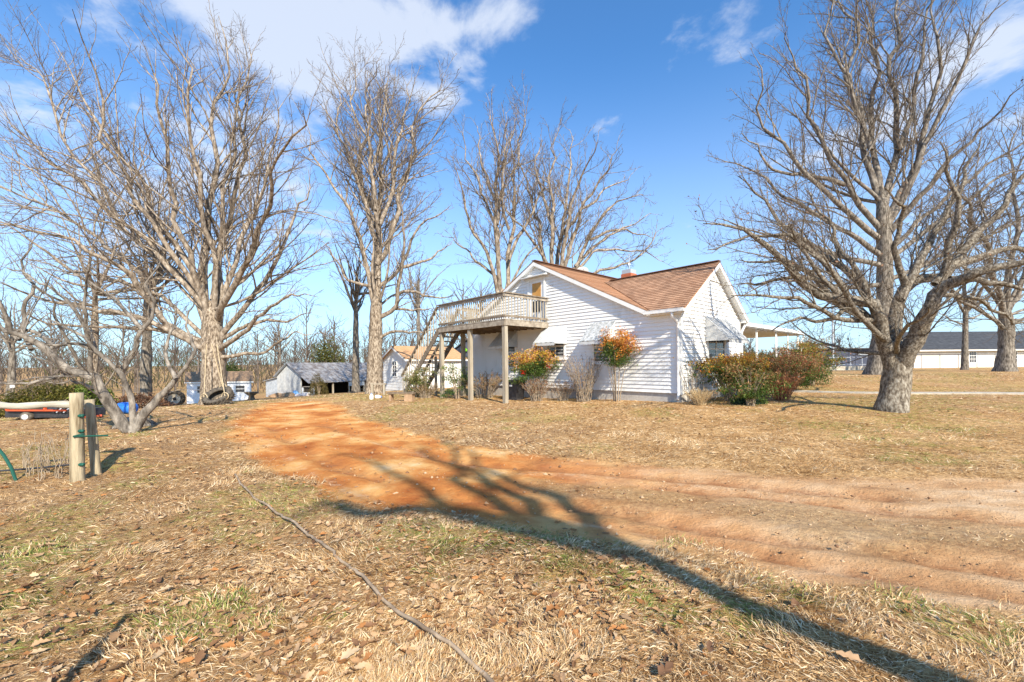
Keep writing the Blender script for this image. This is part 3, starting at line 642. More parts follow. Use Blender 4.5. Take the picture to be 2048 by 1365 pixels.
# far right trees by the long building
D = 30.0
L = limbset([(1, (2010, 640), (1985, 560), (1960, 480), (1930, 380), (1920, 300)), (1, (2012, 640), (2020, 540), (2030, 440), (2020, 330), (2030, 220)), (.9, (2010, 640), (2050, 560), (2090, 480), (2140, 400)), (.7, (2008, 660), (1960, 620), (1900, 590), (1850, 580)), (.7, (2014, 650), (2070, 630), (2130, 610)), (.7, (2008, 620), (1960, 560), (1900, 520), (1860, 480)), (.7, (2014, 620), (2060, 520), (2080, 400), (2090, 300))], D, 9, .19, .5)
build_tree('stout_tree', 'stout bare tree with flared roots at the far right in front of the long building', trunkpts([(2010, 737), (2012, 700), (2013, 660), (2010, 610)], D), [.55, .42, .40, .32], L, 71, bark=M_barkD, sp=(.75, .5, .35), extra=5, extra_len=6, limb_r=.12, rmin=.011)
D = 36.0
L = limbset([(1, (1931, 600), (1928, 520), (1935, 430), (1930, 340)), (.8, (1931, 620), (1960, 560), (1985, 500)), (.8, (1931, 630), (1900, 580), (1880, 520)), (.6, (1931, 640), (1960, 630), (1990, 610)), (.6, (1930, 650), (1900, 640), (1870, 620))], D, 10, .13, .5)
build_tree('slim_tree', 'slim straight bare tree in front of the long white building', trunkpts([(1929, 737), (1930, 690), (1931, 640), (1931, 600)], D), [.25, .2, .18, .14], L, 81, bark=M_barkD, sp=(.9, .6, .45), extra=6, extra_len=4, rmin=.008)

# leaning multi-stemmed tree by the fence on the left
D = 9.8
B0 = hit(268, 853)
L = limbset([
 (1.35, (266, 866), (238, 842), (211, 798), (185, 757), (160, 745), (116, 730), (63, 700), (21, 666), (7, 620), (2, 560)),
 (1.25, (264, 868), (288, 828), (312, 800), (352, 758), (370, 738), (400, 722)),
 (.7, (270, 862), (262, 800), (250, 776), (239, 748), (211, 716), (190, 700), (150, 660), (90, 640)),
 (.6, (240, 752), (267, 696), (285, 660), (302, 634), (300, 580), (310, 520)),
 (.5, (185, 757), (178, 700), (172, 640), (165, 580), (180, 520)),
 (.45, (63, 700), (40, 640), (60, 580), (50, 520), (80, 460)), (.45, (120, 732), (100, 690), (60, 660), (0, 660), (-60, 650)),
 (.4, (150, 745), (110, 755), (60, 765), (0, 766), (-40, 770)), (.4, (352, 758), (330, 700), (350, 650), (340, 590)), (.4, (211, 716), (160, 690), (90, 690), (10, 700)), (.4, (200, 780), (170, 770), (140, 764), (100, 765)),
 (.4, (190, 700), (150, 620), (90, 570), (20, 530)), (.4, (285, 660), (230, 600), (180, 560), (120, 540)), (.35, (370, 738), (390, 700), (370, 650), (390, 600)),
 (.35, (165, 740), (140, 690), (110, 630), (100, 560)), (.35, (40, 680), (-20, 640), (-60, 600)),
], D, 12, .092, .35)
build_tree('leaning_tree', 'low leaning tree with several crooked stems behind the fence post', [B0, B0+np.array((0, 0, .12)), B0+np.array((0, 0, .26))], [.34, .27, .16], L, 91, bark=M_barkD, sp=(.33, .22, .15), lenf=(.5, .5, .6), rmin=.0042, trop=.05, smax=(1.9, .9, .5))

# darker trees further back
def plain_tree(name, label, px, D, r, H, seed, bark=None, twig=None, sp=(.8, .55, .4), extra=14, el=None, rmin=.009, lv=3, elow=.35, ehigh=1.25, group=None, fork=.35, lean=0.0, k3=True):
    b = onground(px, D); tp = [b, b+np.array((lean*.3, 0, H*fork*.5)), b+np.array((lean*.6, .1, H*fork)), b+np.array((lean, .2, H*.72))]
    top = [(np.array([tp[2], b+np.array((lean, .1, H*.6)), b+np.array((lean*1.3, 0, H*.8)), b+np.array((lean*1.2, .2, H))]), r*.55)]
    return build_tree(name, label, tp, [r*1.2, r, r*.8, r*.42], top, seed, group=group, bark=bark or M_barkD, twig=twig or M_twig2, limb_r=r*.42, sp=sp, extra=extra, extra_len=el or H*.42, rmin=rmin, lv=lv, elow=elow, ehigh=ehigh, smax=(H*.2, H*.09, H*.05))
plain_tree('dark_tree', 'dark trunked bare tree standing behind the leaning tree, left of the white shed', 292, 25, .26, 11, 101, rmin=.007)
plain_tree('bare_tree', 'bare tree with a pale stub branch rising above the fence post', 185, 19, .17, 8.2, 103, bark=M_barkA, twig=M_twig, rmin=.006, extra=16, elow=.0, ehigh=1.0)
plain_tree('bare_tree', 'shadowed dark bare tree right behind the trunk of the tall slender tree', 712, 34, .26, 11.5, 105, rmin=.009, extra=16, elow=.2)
plain_tree('bare_tree', 'slim upright bare tree above the tan outbuilding roof, seen over the stairs', 838, 44, .22, 13, 107, rmin=.011, elow=.8, ehigh=1.4)
plain_tree('bare_tree', 'small bare tree at the far left edge beyond the trailer', 20, 26, .18, 7, 109, rmin=.007)
plain_tree('bare_tree', 'small bare tree between the barn and the white shed', 560, 62, .2, 11, 111, rmin=.013)
plain_tree('bare_tree', 'bare rounded tree on the skyline above the deck stairs', 905, 48, .22, 10, 112, rmin=.011)

# trees behind the photographer, whose shadows fall across the driveway
b = np.array((3.9, -1.9, float(terr(3.9, -1.9))))
sunback = np.array((-math.sin(SUN_AZ), -math.cos(SUN_AZ), 0.0))
def shadow_pt(px, py, h):    # a point h above the ground whose shadow falls on the pixel's ground point
    g = hit(px, py); return g+np.array((sunback[0]*h/math.tan(SUN_EL), sunback[1]*h/math.tan(SUN_EL), h))
root = shadow_pt(1760, 1318, 3.2); mid = shadow_pt(1480, 1205, 5.4); fork = shadow_pt(1250, 1098, 7.6)
rb = root+np.array((root-mid)*1.45); rb[2] = float(terr(rb[0], rb[1]))
L = []
for pts, r in (([(1250, 1098, 7.6), (1107, 1037, 9.2), (1000, 964, 10.8), (914, 921, 12.4), (863, 870, 14)], .15),
               ([(1200, 1085, 8.0), (1000, 1033, 9.6), (914, 1003, 10.6), (829, 969, 11.8), (743, 934, 13), (657, 896, 14.5)], .14),
               ([(1220, 1090, 7.9), (1043, 1037, 9.6), (957, 973, 11), (893, 939, 12.4), (829, 887, 14.5)], .14),
               ([(1260, 1100, 7.6), (1150, 1030, 9.6), (1060, 985, 11), (979, 935, 12.6), (900, 878, 14.6)], .14),
               ([(1230, 1095, 7.8), (1000, 1042, 9.2), (800, 1016, 10.4), (560, 1010, 12)], .15), ([(1260, 1100, 7.6), (880, 1024, 10), (720, 1020, 11), (620, 990, 12.5)], .12)):
    L.append(([shadow_pt(*p) for p in pts], r))
build_tree('shade_tree', 'tall bare tree behind the photographer that throws its long shadow over the driveway', [rb, root, mid, fork, shadow_pt(1120, 1050, 9)], [.13, .10, .095, .10, .085], L, 131, bark=M_barkA, sp=(1.8, 1.2, .5), lv=2, rmin=.008)

# ------------------------------------------------------------------ the house
C0 = np.array((5.38, 13.5, 0.0)); es = np.array((-.672, .741, 0)); et = np.array((.741, .672, 0)); ez = np.array((0, 0, 1.))
def Hs(s, t, z): return C0+es*s+et*t+ez*z
house = thing('farmhouse', 'white clapboard farmhouse with brown shingle roof and cross gable', 'house', (0, 0, 0))
def prism(poly, fn, d0, d1):
    mb = MB(); n = len(poly); P = [fn(a, z, d0) for a, z in poly]+[fn(a, z, d1) for a, z in poly]
    mb.poly(P, [tuple(range(n)), tuple(range(2*n-1, n-1, -1))]+[(i, i+n, (i+1) % n+n, (i+1) % n) for i in range(n)]); return mb
front = lambda s, z, d: Hs(s, -d, z)       # d outwards
side = lambda t, z, d: Hs(-d, t, z)
RZ, RP, SC = 5.66, .496, 6.37            # main ridge
def main_z(s): return RZ-RP*abs(s-SC)
WZ, WP, WC = 4.80, .69, 2.45
def wing_z(t): return WZ-WP*abs(t-WC)
wf = prism([(0, .28), (11.3, .28), (11.3, 3.05), (SC, RZ-.14), (1.3, 3.02), (0, 3.0)], front, 0, -.2).build('wall', M_white, house)
wf['label'] = 'clapboard end wall with the upstairs door'
ws = prism([(.2, .28), (4.9, .28), (4.9, 3.0), (WC, WZ-.12), (.2, 3.1)], side, 0, -.2).build('wall', M_white, house)
ws['label'] = 'sunlit clapboard gable wall of the wing'
prism([(.2, -.4), (8.3, -.4), (8.3, 3.05), (.2, 3.05)], lambda a, z, d: Hs(11.3-d, a, z), 0, .2).build('wall', M_white, house)
prism([(1.3, -.4), (11.3, -.4), (11.3, 3.0), (SC, RZ-.16), (1.3, 3.0)], lambda a, z, d: Hs(a, 8.3-d, z), 0, .2).build('wall', M_white, house)
prism([(4.7, -.4), (8.1, -.4), (8.1, 3.0), (4.7, 3.0)], lambda a, z, d: Hs(1.3+d, a, z), 0, .2).build('wall', M_white, house)
prism([(0.2, -.4), (1.3, -.4), (1.3, 3.0), (.2, 3.0)], lambda a, z, d: Hs(a, 4.9-d, z), 0, .2).build('wall', M_white, house)
STEP = .129
def boards(parent, fn, lim, z0, z1):
    z = z0
    while z < z1-.04:
        za = min(z+STEP+.012, z1); a0, b0 = lim(z); a1, b1 = lim(za)
        if b0-a0 > .1:
            if b1 < a1: a1 = b1 = (a1+b1)/2
            mb = MB(); P = [fn(a0, z, .002), fn(b0, z, .002), fn(b0, z, .036), fn(a0, z, .036), fn(a1, za, .001), fn(b1, za, .001), fn(b1, za, .005), fn(a1, za, .005)]
            mb.hexa([p+ez*random.Random(int(z*977)).uniform(-.004, .004) for p in P]); mb.build('siding_board', M_white, parent)
        z += STEP
boards(wf, front, lambda z: ((0.0 if z < 2.98 else max(0, SC-(RZ-.10-z)/RP)), min(11.3, SC+(RZ-.10-z)/RP)), .28, RZ-.15)
boards(ws, side, lambda z: ((0.0 if z < 2.9 else max(0, WC-(WZ-.10-z)/WP)), min(4.9, WC+(WZ-.10-z)/WP)), .28, WZ-.15)
fm = MB(); fm.fbox(Hs(.03, .03, -.5), es*11.2, et*.25, ez*.775); fm.build('foundation', M_found, house)
fm = MB(); fm.fbox(Hs(.03, .29, -.5), es*.25, et*4.5, ez*.775); fm.build('foundation', M_found, house)
MB().fbox(Hs(-.034, -.034, .24), es*.09, et*.11, ez*2.8).build('corner_trim', M_trim, house)
MB().fbox(Hs(-.034, 4.85, .24), es*.06, et*.08, ez*2.75).build('corner_trim', M_trim, house)
MB().fbox(Hs(11.24, -.034, .24), es*.09, et*.05, ez*2.8).build('corner_trim', M_trim, house)
# roofs: courses of shingles on a slab
def roof_slope(name, fn, top_u, bot_u, arange, up_sign=1):
    """fn(a,u)->point on plane, u is distance down the slope from the ridge; arange(u)->(a0,a1)"""
    V = []; Fc = []; UV = []
    n = int((bot_u-top_u)/.14)+1; us = np.linspace(top_u, bot_u, n+1)
    nrm = np.cross(fn(1, 0)-fn(0, 0), fn(0, 1)-fn(0, 0)); nrm /= np.linalg.norm(nrm); nrm = nrm if nrm[2] > 0 else -nrm
    for i in range(n):
        u0, u1 = us[i], us[i+1]; a0, a1 = arange(u0); c0, c1 = arange(u1); b = len(V)
        V += [fn(a0, u0)+nrm*.004, fn(a1, u0)+nrm*.004, fn(c1, u1)+nrm*.022, fn(c0, u1)+nrm*.022, fn(c1, u1)-nrm*.03, fn(c0, u1)-nrm*.03, fn(a0, u0)-nrm*.03, fn(a1, u0)-nrm*.03]
        Fc += [(b, b+1, b+2, b+3), (b+3, b+2, b+4, b+5), (b+5, b+4, b+7, b+6), (b, b+3, b+5, b+6), (b+2, b+1, b+7, b+4)]
        q = [(a0, u0), (a1, u0), (c1, u1), (c0, u1)]; UV += q+[(c0, u1)]*16
    me = bpy.data.meshes.new(name); me.from_pydata([tuple(v) for v in V], [], Fc); uv = me.uv_layers.new(name='UVMap')
    for i, p in enumerate(UV): uv.data[i].uv = p
    me.update(); return link(name, me, M_roof, house)
cm = math.cos(math.atan(RP)); cw = math.cos(math.atan(WP))
mainR = lambda a, u: Hs(SC-u*cm, a, RZ-u*cm*RP)
mainL = lambda a, u: Hs(SC+u*cm, a, RZ-u*cm*RP)
roof = roof_slope('roof', mainR, 0, (SC-1.02)/cm, lambda u: (-.2, 8.5)); roof['label'] = 'brown shingle main slope facing the wing'
roof_slope('roof', mainL, 0, (11.75-SC)/cm, lambda u: (-.2, 8.5))
def vs(t): return 1.30+(WZ-WP*abs(t-WC)-(RZ-RP*(SC-1.30)))/RP
wingF = lambda a, u: Hs(a, WC-u*cw, WZ-u*cw*WP+.02); wingB = lambda a, u: Hs(a, WC+u*cw, WZ-u*cw*WP+.02)
r3 = roof_slope('roof', wingF, 0, (WC+.30)/cw, lambda u: (-.26, vs(WC-u*cw)-.02)); r3['label'] = 'brown shingle slope of the wing above the gutter'
roof_slope('roof', wingB, 0, (4.9+.3-WC)/cw, lambda u: (-.26, max(.4, vs(WC+u*cw))))
MB().bar(Hs(-.26, WC, WZ+.045), Hs(4.3, WC, WZ+.045), .22, .03).build('ridge_cap', M_roof, house)
MB().bar(Hs(SC, -.2, RZ+.03), Hs(SC, 8.5, RZ+.03), .22, .03).build('ridge_cap', M_roof, house)
# rakes, soffits, fascia
def rake(p, q, out, h=.17, th=.03):
    MB().fbox(p-ez*h+out*0, q-p, out*th, ez*(h-.02)).build('rake_board', M_trim, house)
rake(Hs(SC, -.17, RZ-.02), Hs(1.08, -.17, RZ-.02-RP*(SC-1.08)), -et); rake(Hs(SC, -.17, RZ-.02), Hs(11.7, -.17, RZ-.02-RP*(11.7-SC)), -et)
for a, b_ in ((1.10, SC), (11.68, SC)):
    MB().fbox(Hs(a, -.166, RZ-.155-RP*abs(a-SC)), Hs(b_, -.166, RZ-.155)-Hs(a, -.166, RZ-.155-RP*abs(a-SC)), et*.16, ez*.015).build('soffit', M_trim, house)
rake(Hs(-.23, WC, WZ), Hs(-.23, -.26, WZ-WP*(WC+.26)), -es); rake(Hs(-.23, WC, WZ), Hs(-.23, 5.16, WZ-WP*(5.16-WC)), -es)
for b_ in (-.24, 5.14):
    p = Hs(-.226, b_, WZ-.145-WP*abs(b_-WC)); q = Hs(-.226, WC, WZ-.145); MB().fbox(p, q-p, es*.22, ez*.015).build('soffit', M_trim, house)
MB().fbox(Hs(-.2, -.26, 2.82), es*1.25, et*.02, ez*.14).build('fascia', M_trim, house)
MB().fbox(Hs(-.2, -.24, 2.83), es*1.25, et*.24, ez*.02).build('soffit', M_trim, house)
MB().fbox(Hs(-.22, 4.92, 2.80), es*.2, et*.3, ez*.22).build('soffit', M_trim, house)
g = MB()
for dz, dt, w, h in ((2.86, -.40, .012, .10), (2.86, -.385, .11, .012), (2.95, -.405, .02, .018)):
    g.fbox(Hs(-.27, dt, dz), es*1.35, et*w, ez*h)
g.fbox(Hs(-.27, -.40, 2.86), es*.01, et*.12, ez*.09); g.build('gutter', M_trim, house)
dsp = MB(); pts = [Hs(.12, -.33, 2.86), Hs(.12, -.32, 2.74), Hs(.05, -.14, 2.58), Hs(.05, -.09, 2.5), Hs(.05, -.09, .22), Hs(.05, -.15, .08)]
dsp.tube(pts, .047, 8); dsp.build('downspout', M_trim, house, True)
dsp = MB(); pts = [Hs(-.12, 5.16, 2.80), Hs(-.12, 5.14, 2.70), Hs(-.09, 5.02, 2.55), Hs(-.07, 4.96, 2.45), Hs(-.07, 4.96, .2)]
dsp.tube(pts, .047, 8); dsp.build('downspout', M_trim, house, True)
# gable vents
for fn, c, zt, pp, wv in ((front, SC, RZ-.30, RP, .9), (side, WC, WZ-.30, WP, .55)):
    v = MB()
    zb = zt-pp*wv*.9; k = 6
    for i in range(k):
        z = zb+(zt-zb)*i/k; hw = (zt-z)/pp*.92
        if hw > .04: v.hexa([fn(c-hw, z, .028), fn(c+hw, z, .028), fn(c+hw, z, .06), fn(c-hw, z, .06), fn(c-hw*.95, z+.05, .03), fn(c+hw*.95, z+.05, .03), fn(c+hw*.95, z+.06, .036), fn(c-hw*.95, z+.06, .036)])
    v.build('gable_vent', M_trim, house)
# windows, awnings, door
def window(fn, a0, a1, z0, z1, bars=True, shutter=False):
    w = MB(); t = .07
    for (p, q, r, s_) in ((a0-t, a1+t, z0-t, z0), (a0-t, a1+t, z1, z1+t), (a0-t, a0, z0, z1), (a1, a1+t, z0, z1)):
        w.hexa([fn(p, r, .004), fn(q, r, .004), fn(q, r, .06), fn(p, r, .06), fn(p, s_, .004), fn(q, s_, .004), fn(q, s_, .06), fn(p, s_, .06)])
    o = w.build('window', M_trim, house)
    MB().hexa([fn(a0, z0, .01), fn(a1, z0, .01), fn(a1, z0, .032), fn(a0, z0, .032), fn(a0, z1, .01), fn(a1, z1, .01), fn(a1, z1, .032), fn(a0, z1, .032)]).build('pane', M_glass, o)
    if bars:
        zm = (z0+z1)/2; MB().hexa([fn(a0, zm-.025, .034), fn(a1, zm-.025, .034), fn(a1, zm-.025, .05), fn(a0, zm-.025, .05), fn(a0, zm+.025, .034), fn(a1, zm+.025, .034), fn(a1, zm+.025, .05), fn(a0, zm+.025, .05)]).build('sash_rail', M_trim, o)
        for f_ in (.5,):
            am = a0+(a1-a0)*f_; MB().hexa([fn(am-.02, z0, .034), fn(am+.02, z0, .034), fn(am+.02, z0, .048), fn(am-.02, z0, .048), fn(am-.02, z1, .034), fn(am+.02, z1, .034), fn(am+.02, z1, .048), fn(am-.02, z1, .048)]).build('glazing_bar', M_trim, o)
    MB().hexa([fn(a0-.12, z0-.12, .004), fn(a1+.12, z0-.12, .004), fn(a1+.12, z0-.12, .09), fn(a0-.12, z0-.12, .09), fn(a0-.12, z0-.073, .004), fn(a1+.12, z0-.073, .004), fn(a1+.12, z0-.073, .08), fn(a0-.12, z0-.073, .08)]).build('sill', M_trim, o)
    return o
def awning(fn, a0, a1, zt, zb, out, label, m=None):
    top = MB(); n = 9; w = (a1-a0)/n; dz = (zt-zb)
    for i in range(n):       # standing seam panels
        p = a0+i*w; lift = .012*(i % 2)
        top.hexa([fn(p, zt+lift-.012, .03), fn(p+w-.004, zt+lift-.012, .03), fn(p+w-.004, zb+lift-.012, out), fn(p, zb+lift-.012, out), fn(p, zt+lift, .03), fn(p+w-.004, zt+lift, .03), fn(p+w-.004, zb+lift, out), fn(p, zb+lift, out)])
    o = top.build('awning', m or M_awn, house); o['label'] = label
    for a in (a0, a1-.012):
        MB().poly([fn(a, zt-.02, .03), fn(a, zb-.05, .03), fn(a, zb-.05, out), fn(a, zb-.01, out), fn(a+.012, zt-.02, .03), fn(a+.012, zb-.05, .03), fn(a+.012, zb-.05, out), fn(a+.012, zb-.01, out)],
                  [(0, 1, 2, 3), (7, 6, 5, 4), (0, 3, 7, 4), (3, 2, 6, 7), (2, 1, 5, 6), (1, 0, 4, 5)]).build('side_panel', M_awn, o)
    v = MB(); k = 14; P = []; h = .11
    for i in range(k*4+1):
        a = a0+(a1-a0)*i/(k*4); P.append((a, zb-.02, zb-h-.025*abs(math.sin(math.pi*i/4))))
    V = []
    for a, z1_, z0_ in P: V += [fn(a, z1_, out+.006), fn(a, z0_, out+.006), fn(a, z1_, out+.014), fn(a, z0_, out+.014)]
    Fc = []
    for i in range(len(P)-1):
        b = i*4; Fc += [(b, b+1, b+5, b+4), (b+2, b+6, b+7, b+3), (b+1, b+3, b+7, b+5)]
    v.poly(V, Fc).build('valance', M_awn, o)
window(front, 7.75, 8.65, 1.15, 2.45); awning(front, 7.6, 8.8, 2.78, 2.1, .75, 'awning in the shade under the deck', M_awn)
window(front, 4.85, 5.75, 1.55, 2.45); awning(front, 4.7, 5.9, 2.80, 2.12, .75, 'metal awning with scalloped edge nearest the deck')
window(front, 2.55, 3.35, 1.35, 2.45); awning(front, 2.42, 3.5, 2.80, 2.08, .75, 'metal awning with grimy top behind the slim shrub', M_awn_dirty)
window(side, 1.95, 3.3, 1.1, 2.4); awning(side, 1.75, 3.6, 2.85, 2.05, .8, 'metal awning on the sunlit gable wall', M_awn_dirty)
d = MB(); a0, a1, z0, z1 = 5.92, 6.78, 2.98, 4.86
for p, q, r, s_ in ((a0-.1, a0, z0, z1+.1), (a1, a1+.1, z0, z1+.1), (a0, a1, z1, z1+.1)):
    d.hexa([front(p, r, .004), front(q, r, .004), front(q, r, .07), front(p, r, .07), front(p, s_, .004), front(q, s_, .004), front(q, s_, .07), front(p, s_, .07)])
df_ = d.build('door_frame', M_trim, house)
def fpan(name, p, q, r, s_, d0, d1, m, par): return MB().hexa([front(p, r, d0), front(q, r, d0), front(q, r, d1), front(p, r, d1), front(p, s_, d0), front(q, s_, d0), front(q, s_, d1), front(p, s_, d1)]).build(name, m, par)
door = fpan('door', a0, a1, z0, z1, .005, .035, M_trim, house); door['label'] = 'white upstairs door with amber glass'
fpan('upper_pane', a0+.17, a1-.17, 4.05, 4.74, .036, .042, M_amber, door); fpan('lower_pane', a0+.17, a1-.17, 3.5, 3.98, .036, .042, M_glass, door)
fpan('door_handle', a0+.06, a0+.10, 3.85, 3.97, .036, .08, M_black, door)
MB().hexa([front(a0-.3, 5.0, .004), front(a1+.3, 5.0, .004), front(a1+.3, 4.97, .35), front(a0-.3, 4.97, .35), front(a0-.3, 5.1, .004), front(a1+.3, 5.1, .004), front(a1+.3, 5.0, .35), front(a0-.3, 5.0, .35)]).build('door_hood', M_trim, house)
# chimney with metal cap
ch = MB(); ch.fbox(Hs(5.1, 5.3, 4.6), es*.55, et*.55, ez*1.12); cho = ch.build('chimney', M_brick, house)
for i in range(14):
    MB().fbox(Hs(5.1, 5.3, 4.62+i*.077)-es*.004-et*.004, es*.558, et*.558, ez*.063).build('brick_course', M_brick, cho)
MB().fbox(Hs(5.12, 5.32, 5.722), es*.5, et*.5, ez*.2).build('chimney_cap', M_bluepaint, cho)

# satellite dish and television aerial on the roof
dp = Hs(6.75, 3.6, 5.22); dp = dp-ez*.12; dish = thing('satellite_dish', 'round white satellite dish behind the house ridge', 'satellite dish', dp)
Mx = Matrix.Translation((0, 0, .62)) @ Matrix.Scale(.8, 4) @ Matrix.Rotation(math.radians(-40), 4, 'X') @ Matrix.Rotation(math.radians(20), 4, 'Z')
prof = [(0.001, 0), (.12, .008), (.22, .03), (.32, .07), (.40, .115), (.40, .125), (.30, .075), (.2, .036), (.1, .014), (.001, .008)]
MB().lathe(prof, 28, Mx).build('reflector', M_trim, dish, True)
MB().tube([(0, 0, 0), (0, 0, .35), (0, .04, .6)], .025, 8).build('mast', M_metal, dish)
MB().tube([(0, .02, .4), (0, -.22, .55), (0, -.4, .8)], .012, 6).build('feed_arm', M_metal, dish)
ap = Hs(6.0, 6.6, 5.3); aer = thing('television_aerial', 'thin television aerial mast beside the brick chimney', 'aerial', ap)
MB().tube([(0, 0, 0), (0, 0, 1.7)], .018, 6).build('mast', M_metal, aer)
MB().tube([(-.3, .05, 1.5), (.42, -.1, 1.95)], .012, 6).build('boom', M_metal, aer)
for i in range(6):
    f_ = i/5; c = np.array((-.28+.66*f_, .05-.14*f_, 1.52+.42*f_)); MB().tube([c-np.array((.1, .3, 0)), c+np.array((.1, .3, 0))], .006, 5).build('element', M_metal, aer)
MB().fbox((-.05, -.03, 1.15), (.1, 0, 0), (0, .06, 0), (0, 0, .09)).build('clamp', M_metal, aer)

# flat roofed porch on the far side of the house
porch = thing('porch', 'flat white metal roofed porch on slender posts beyond the gable wall', 'porch', (0, 0, 0))
po = lambda s, t, z: Hs(s, t, z)
MB().fbox(po(-.1, 5.2, 2.66), et*8.2-ez*0, es*4.2, ez*.20).build('roof', M_trim, porch)
for i in range(14): MB().fbox(po(.0, 5.25+i*.58, 2.635), et*.54, es*4.0, ez*.022).build('roof_panel', M_awn, porch)
MB().fbox(po(-.16, 5.15, 2.70), et*8.3, es*.055, ez*.13).build('gutter', M_trim, porch)
for i, (s_, t_) in enumerate(((.05, 7.0), (.05, 9.6), (.05, 11.4), (.05, 13.2), (3.8, 7.2), (3.8, 9.0), (3.8, 11.0), (3.8, 13.0))):
    p = MB(); zb = float(terr(*po(s_, t_, 0)[:2]))
    for dx in (-.07, .07): p.bar(po(s_, t_+dx, zb-.05), po(s_, t_+dx, 2.64), .03, .03)
    for k in range(5): p.bar(po(s_, t_-.07, zb+.3+k*.45), po(s_, t_+.07, zb+.45+k*.45), .012, .012)
    p.build('post', M_trim, porch)
MB().tube([po(-.14, 13.4, 2.72), po(-.14, 13.45, 2.5), po(-.05, 13.35, 2.35), po(-.05, 13.35, 1.6)], .04, 8).build('downspout', M_trim, porch)

# ------------------------------------------------------------------ wooden deck with stairs
deck = thing('wooden_deck', 'weathered grey wooden deck on tall posts with a staircase down to the left', 'deck', (0, 0, 0))
DZ = 3.0; T0_ = -2.45; S0, S1 = 5.7, 10.3
def gnd(s, t): p = Hs(s, t, 0); return float(terr(p[0], p[1]))
for s_, t_ in ((5.80, T0_+.1), (8.02, T0_+.1), (10.2, T0_+.1), (10.2, -1.15)):
    MB().fbox(Hs(s_-.08, t_-.08, gnd(s_, t_)-.1), es*.16, et*.16, ez*(DZ-.16-gnd(s_, t_)+.1)).build('post', M_wood, deck)
fr = MB()
MB().fbox(Hs(S0, T0_-.02, DZ-.24), es*(S1-S0), et*.04, ez*.20).build('rim_beam', M_woodh, deck)
MB().fbox(Hs(S0-.02, T0_+.022, DZ-.24), es*.04, et*2.4, ez*.20).build('rim_beam', M_woodh, deck)
MB().fbox(Hs(S1-.02, T0_+.022, DZ-.24), es*.04, et*2.4, ez*.20).build('rim_beam', M_woodh, deck)
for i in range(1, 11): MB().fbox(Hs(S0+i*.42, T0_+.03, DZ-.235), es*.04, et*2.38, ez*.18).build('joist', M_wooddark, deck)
for i in range(16): MB().fbox(Hs(S0-.03, T0_-.03+i*.152, DZ-.035), es*(S1-S0+.06), et*.142, ez*.033).build('deck_board', M_woodh, deck)
def rail(p, q, n, up=1.0, name='baluster', skip0=False):
    p = np.asarray(p); q = np.asarray(q); d = q-p; L = np.linalg.norm(d[:2])
    nd = np.array((d[1], -d[0], 0))/max(L, 1e-6)
    MB().bar(p+ez*up, q+ez*up, .14, .04).build('top_rail', M_rail, deck)
    MB().bar(p+ez*(up-.09), q+ez*(up-.09), .04, .09).build('upper_rail', M_woodh, deck)
    MB().bar(p+ez*.12, q+ez*.12, .04, .08).build('bottom_rail', M_rail, deck)
    for i in range(n):
        c = p+d*((i+.5)/n)+nd*(.042); MB().fbox(c-np.array((.02, .02, 0))-ez*.13, (.04, 0, 0), (0, .04, 0), ez*(up+.1)).build(name, M_wood, deck)
rail(Hs(S0, T0_-.02, DZ), Hs(S1, T0_-.02, DZ), 34); rail(Hs(S0-.02, -.06, DZ), Hs(S0-.02, T0_-.0, DZ), 15)
rail(Hs(S1, -1.1, DZ), Hs(S1, -.06, DZ), 8)
# stairs
ST = 8.07-4.6; ZB = gnd(13.6, -2)+.02; SB = S1+3.35
for t_ in (T0_, T0_+1.12):
    a = Hs(S1, t_, DZ-.15); b = Hs(SB, t_, ZB+.02)
    MB().bar(a, b, .045, .26).build('stringer', M_rail, deck)
nst = 15
for i in range(nst):
    f_ = (i+.5)/nst; z = DZ-.1+(ZB-DZ+.1)*f_; s_ = S1+(SB-S1)*f_
    MB().fbox(Hs(s_-.14, T0_+.03, z), es*.27, et*1.06, ez*.04).build('tread', M_woodh, deck)
for t_, n_ in ((T0_-.03, 15), (T0_+1.15, 11)):
    a = Hs(S1+.05, t_, DZ-.05); b = Hs(SB+.15, t_, ZB+.0)
    MB().bar(a+ez*.98, b+ez*.95, .10, .10).build('stair_rail', M_rail, deck)
    for i in range(n_):
        c = a+(b-a)*((i+.5)/n_); MB().fbox(c-np.array((.02, .02, .02)), (.04, 0, 0), (0, .04, 0), ez*.96).build('baluster', M_wood, deck)
for s_ in (11.4, 12.4): MB().fbox(Hs(s_, T0_+.5, gnd(s_, -2)-.1), es*.1, et*.1, ez*(DZ-(s_-S1)/(SB-S1)*(DZ-ZB)-.25-gnd(s_, -2)+.1)).build('stair_post', M_wood, deck)

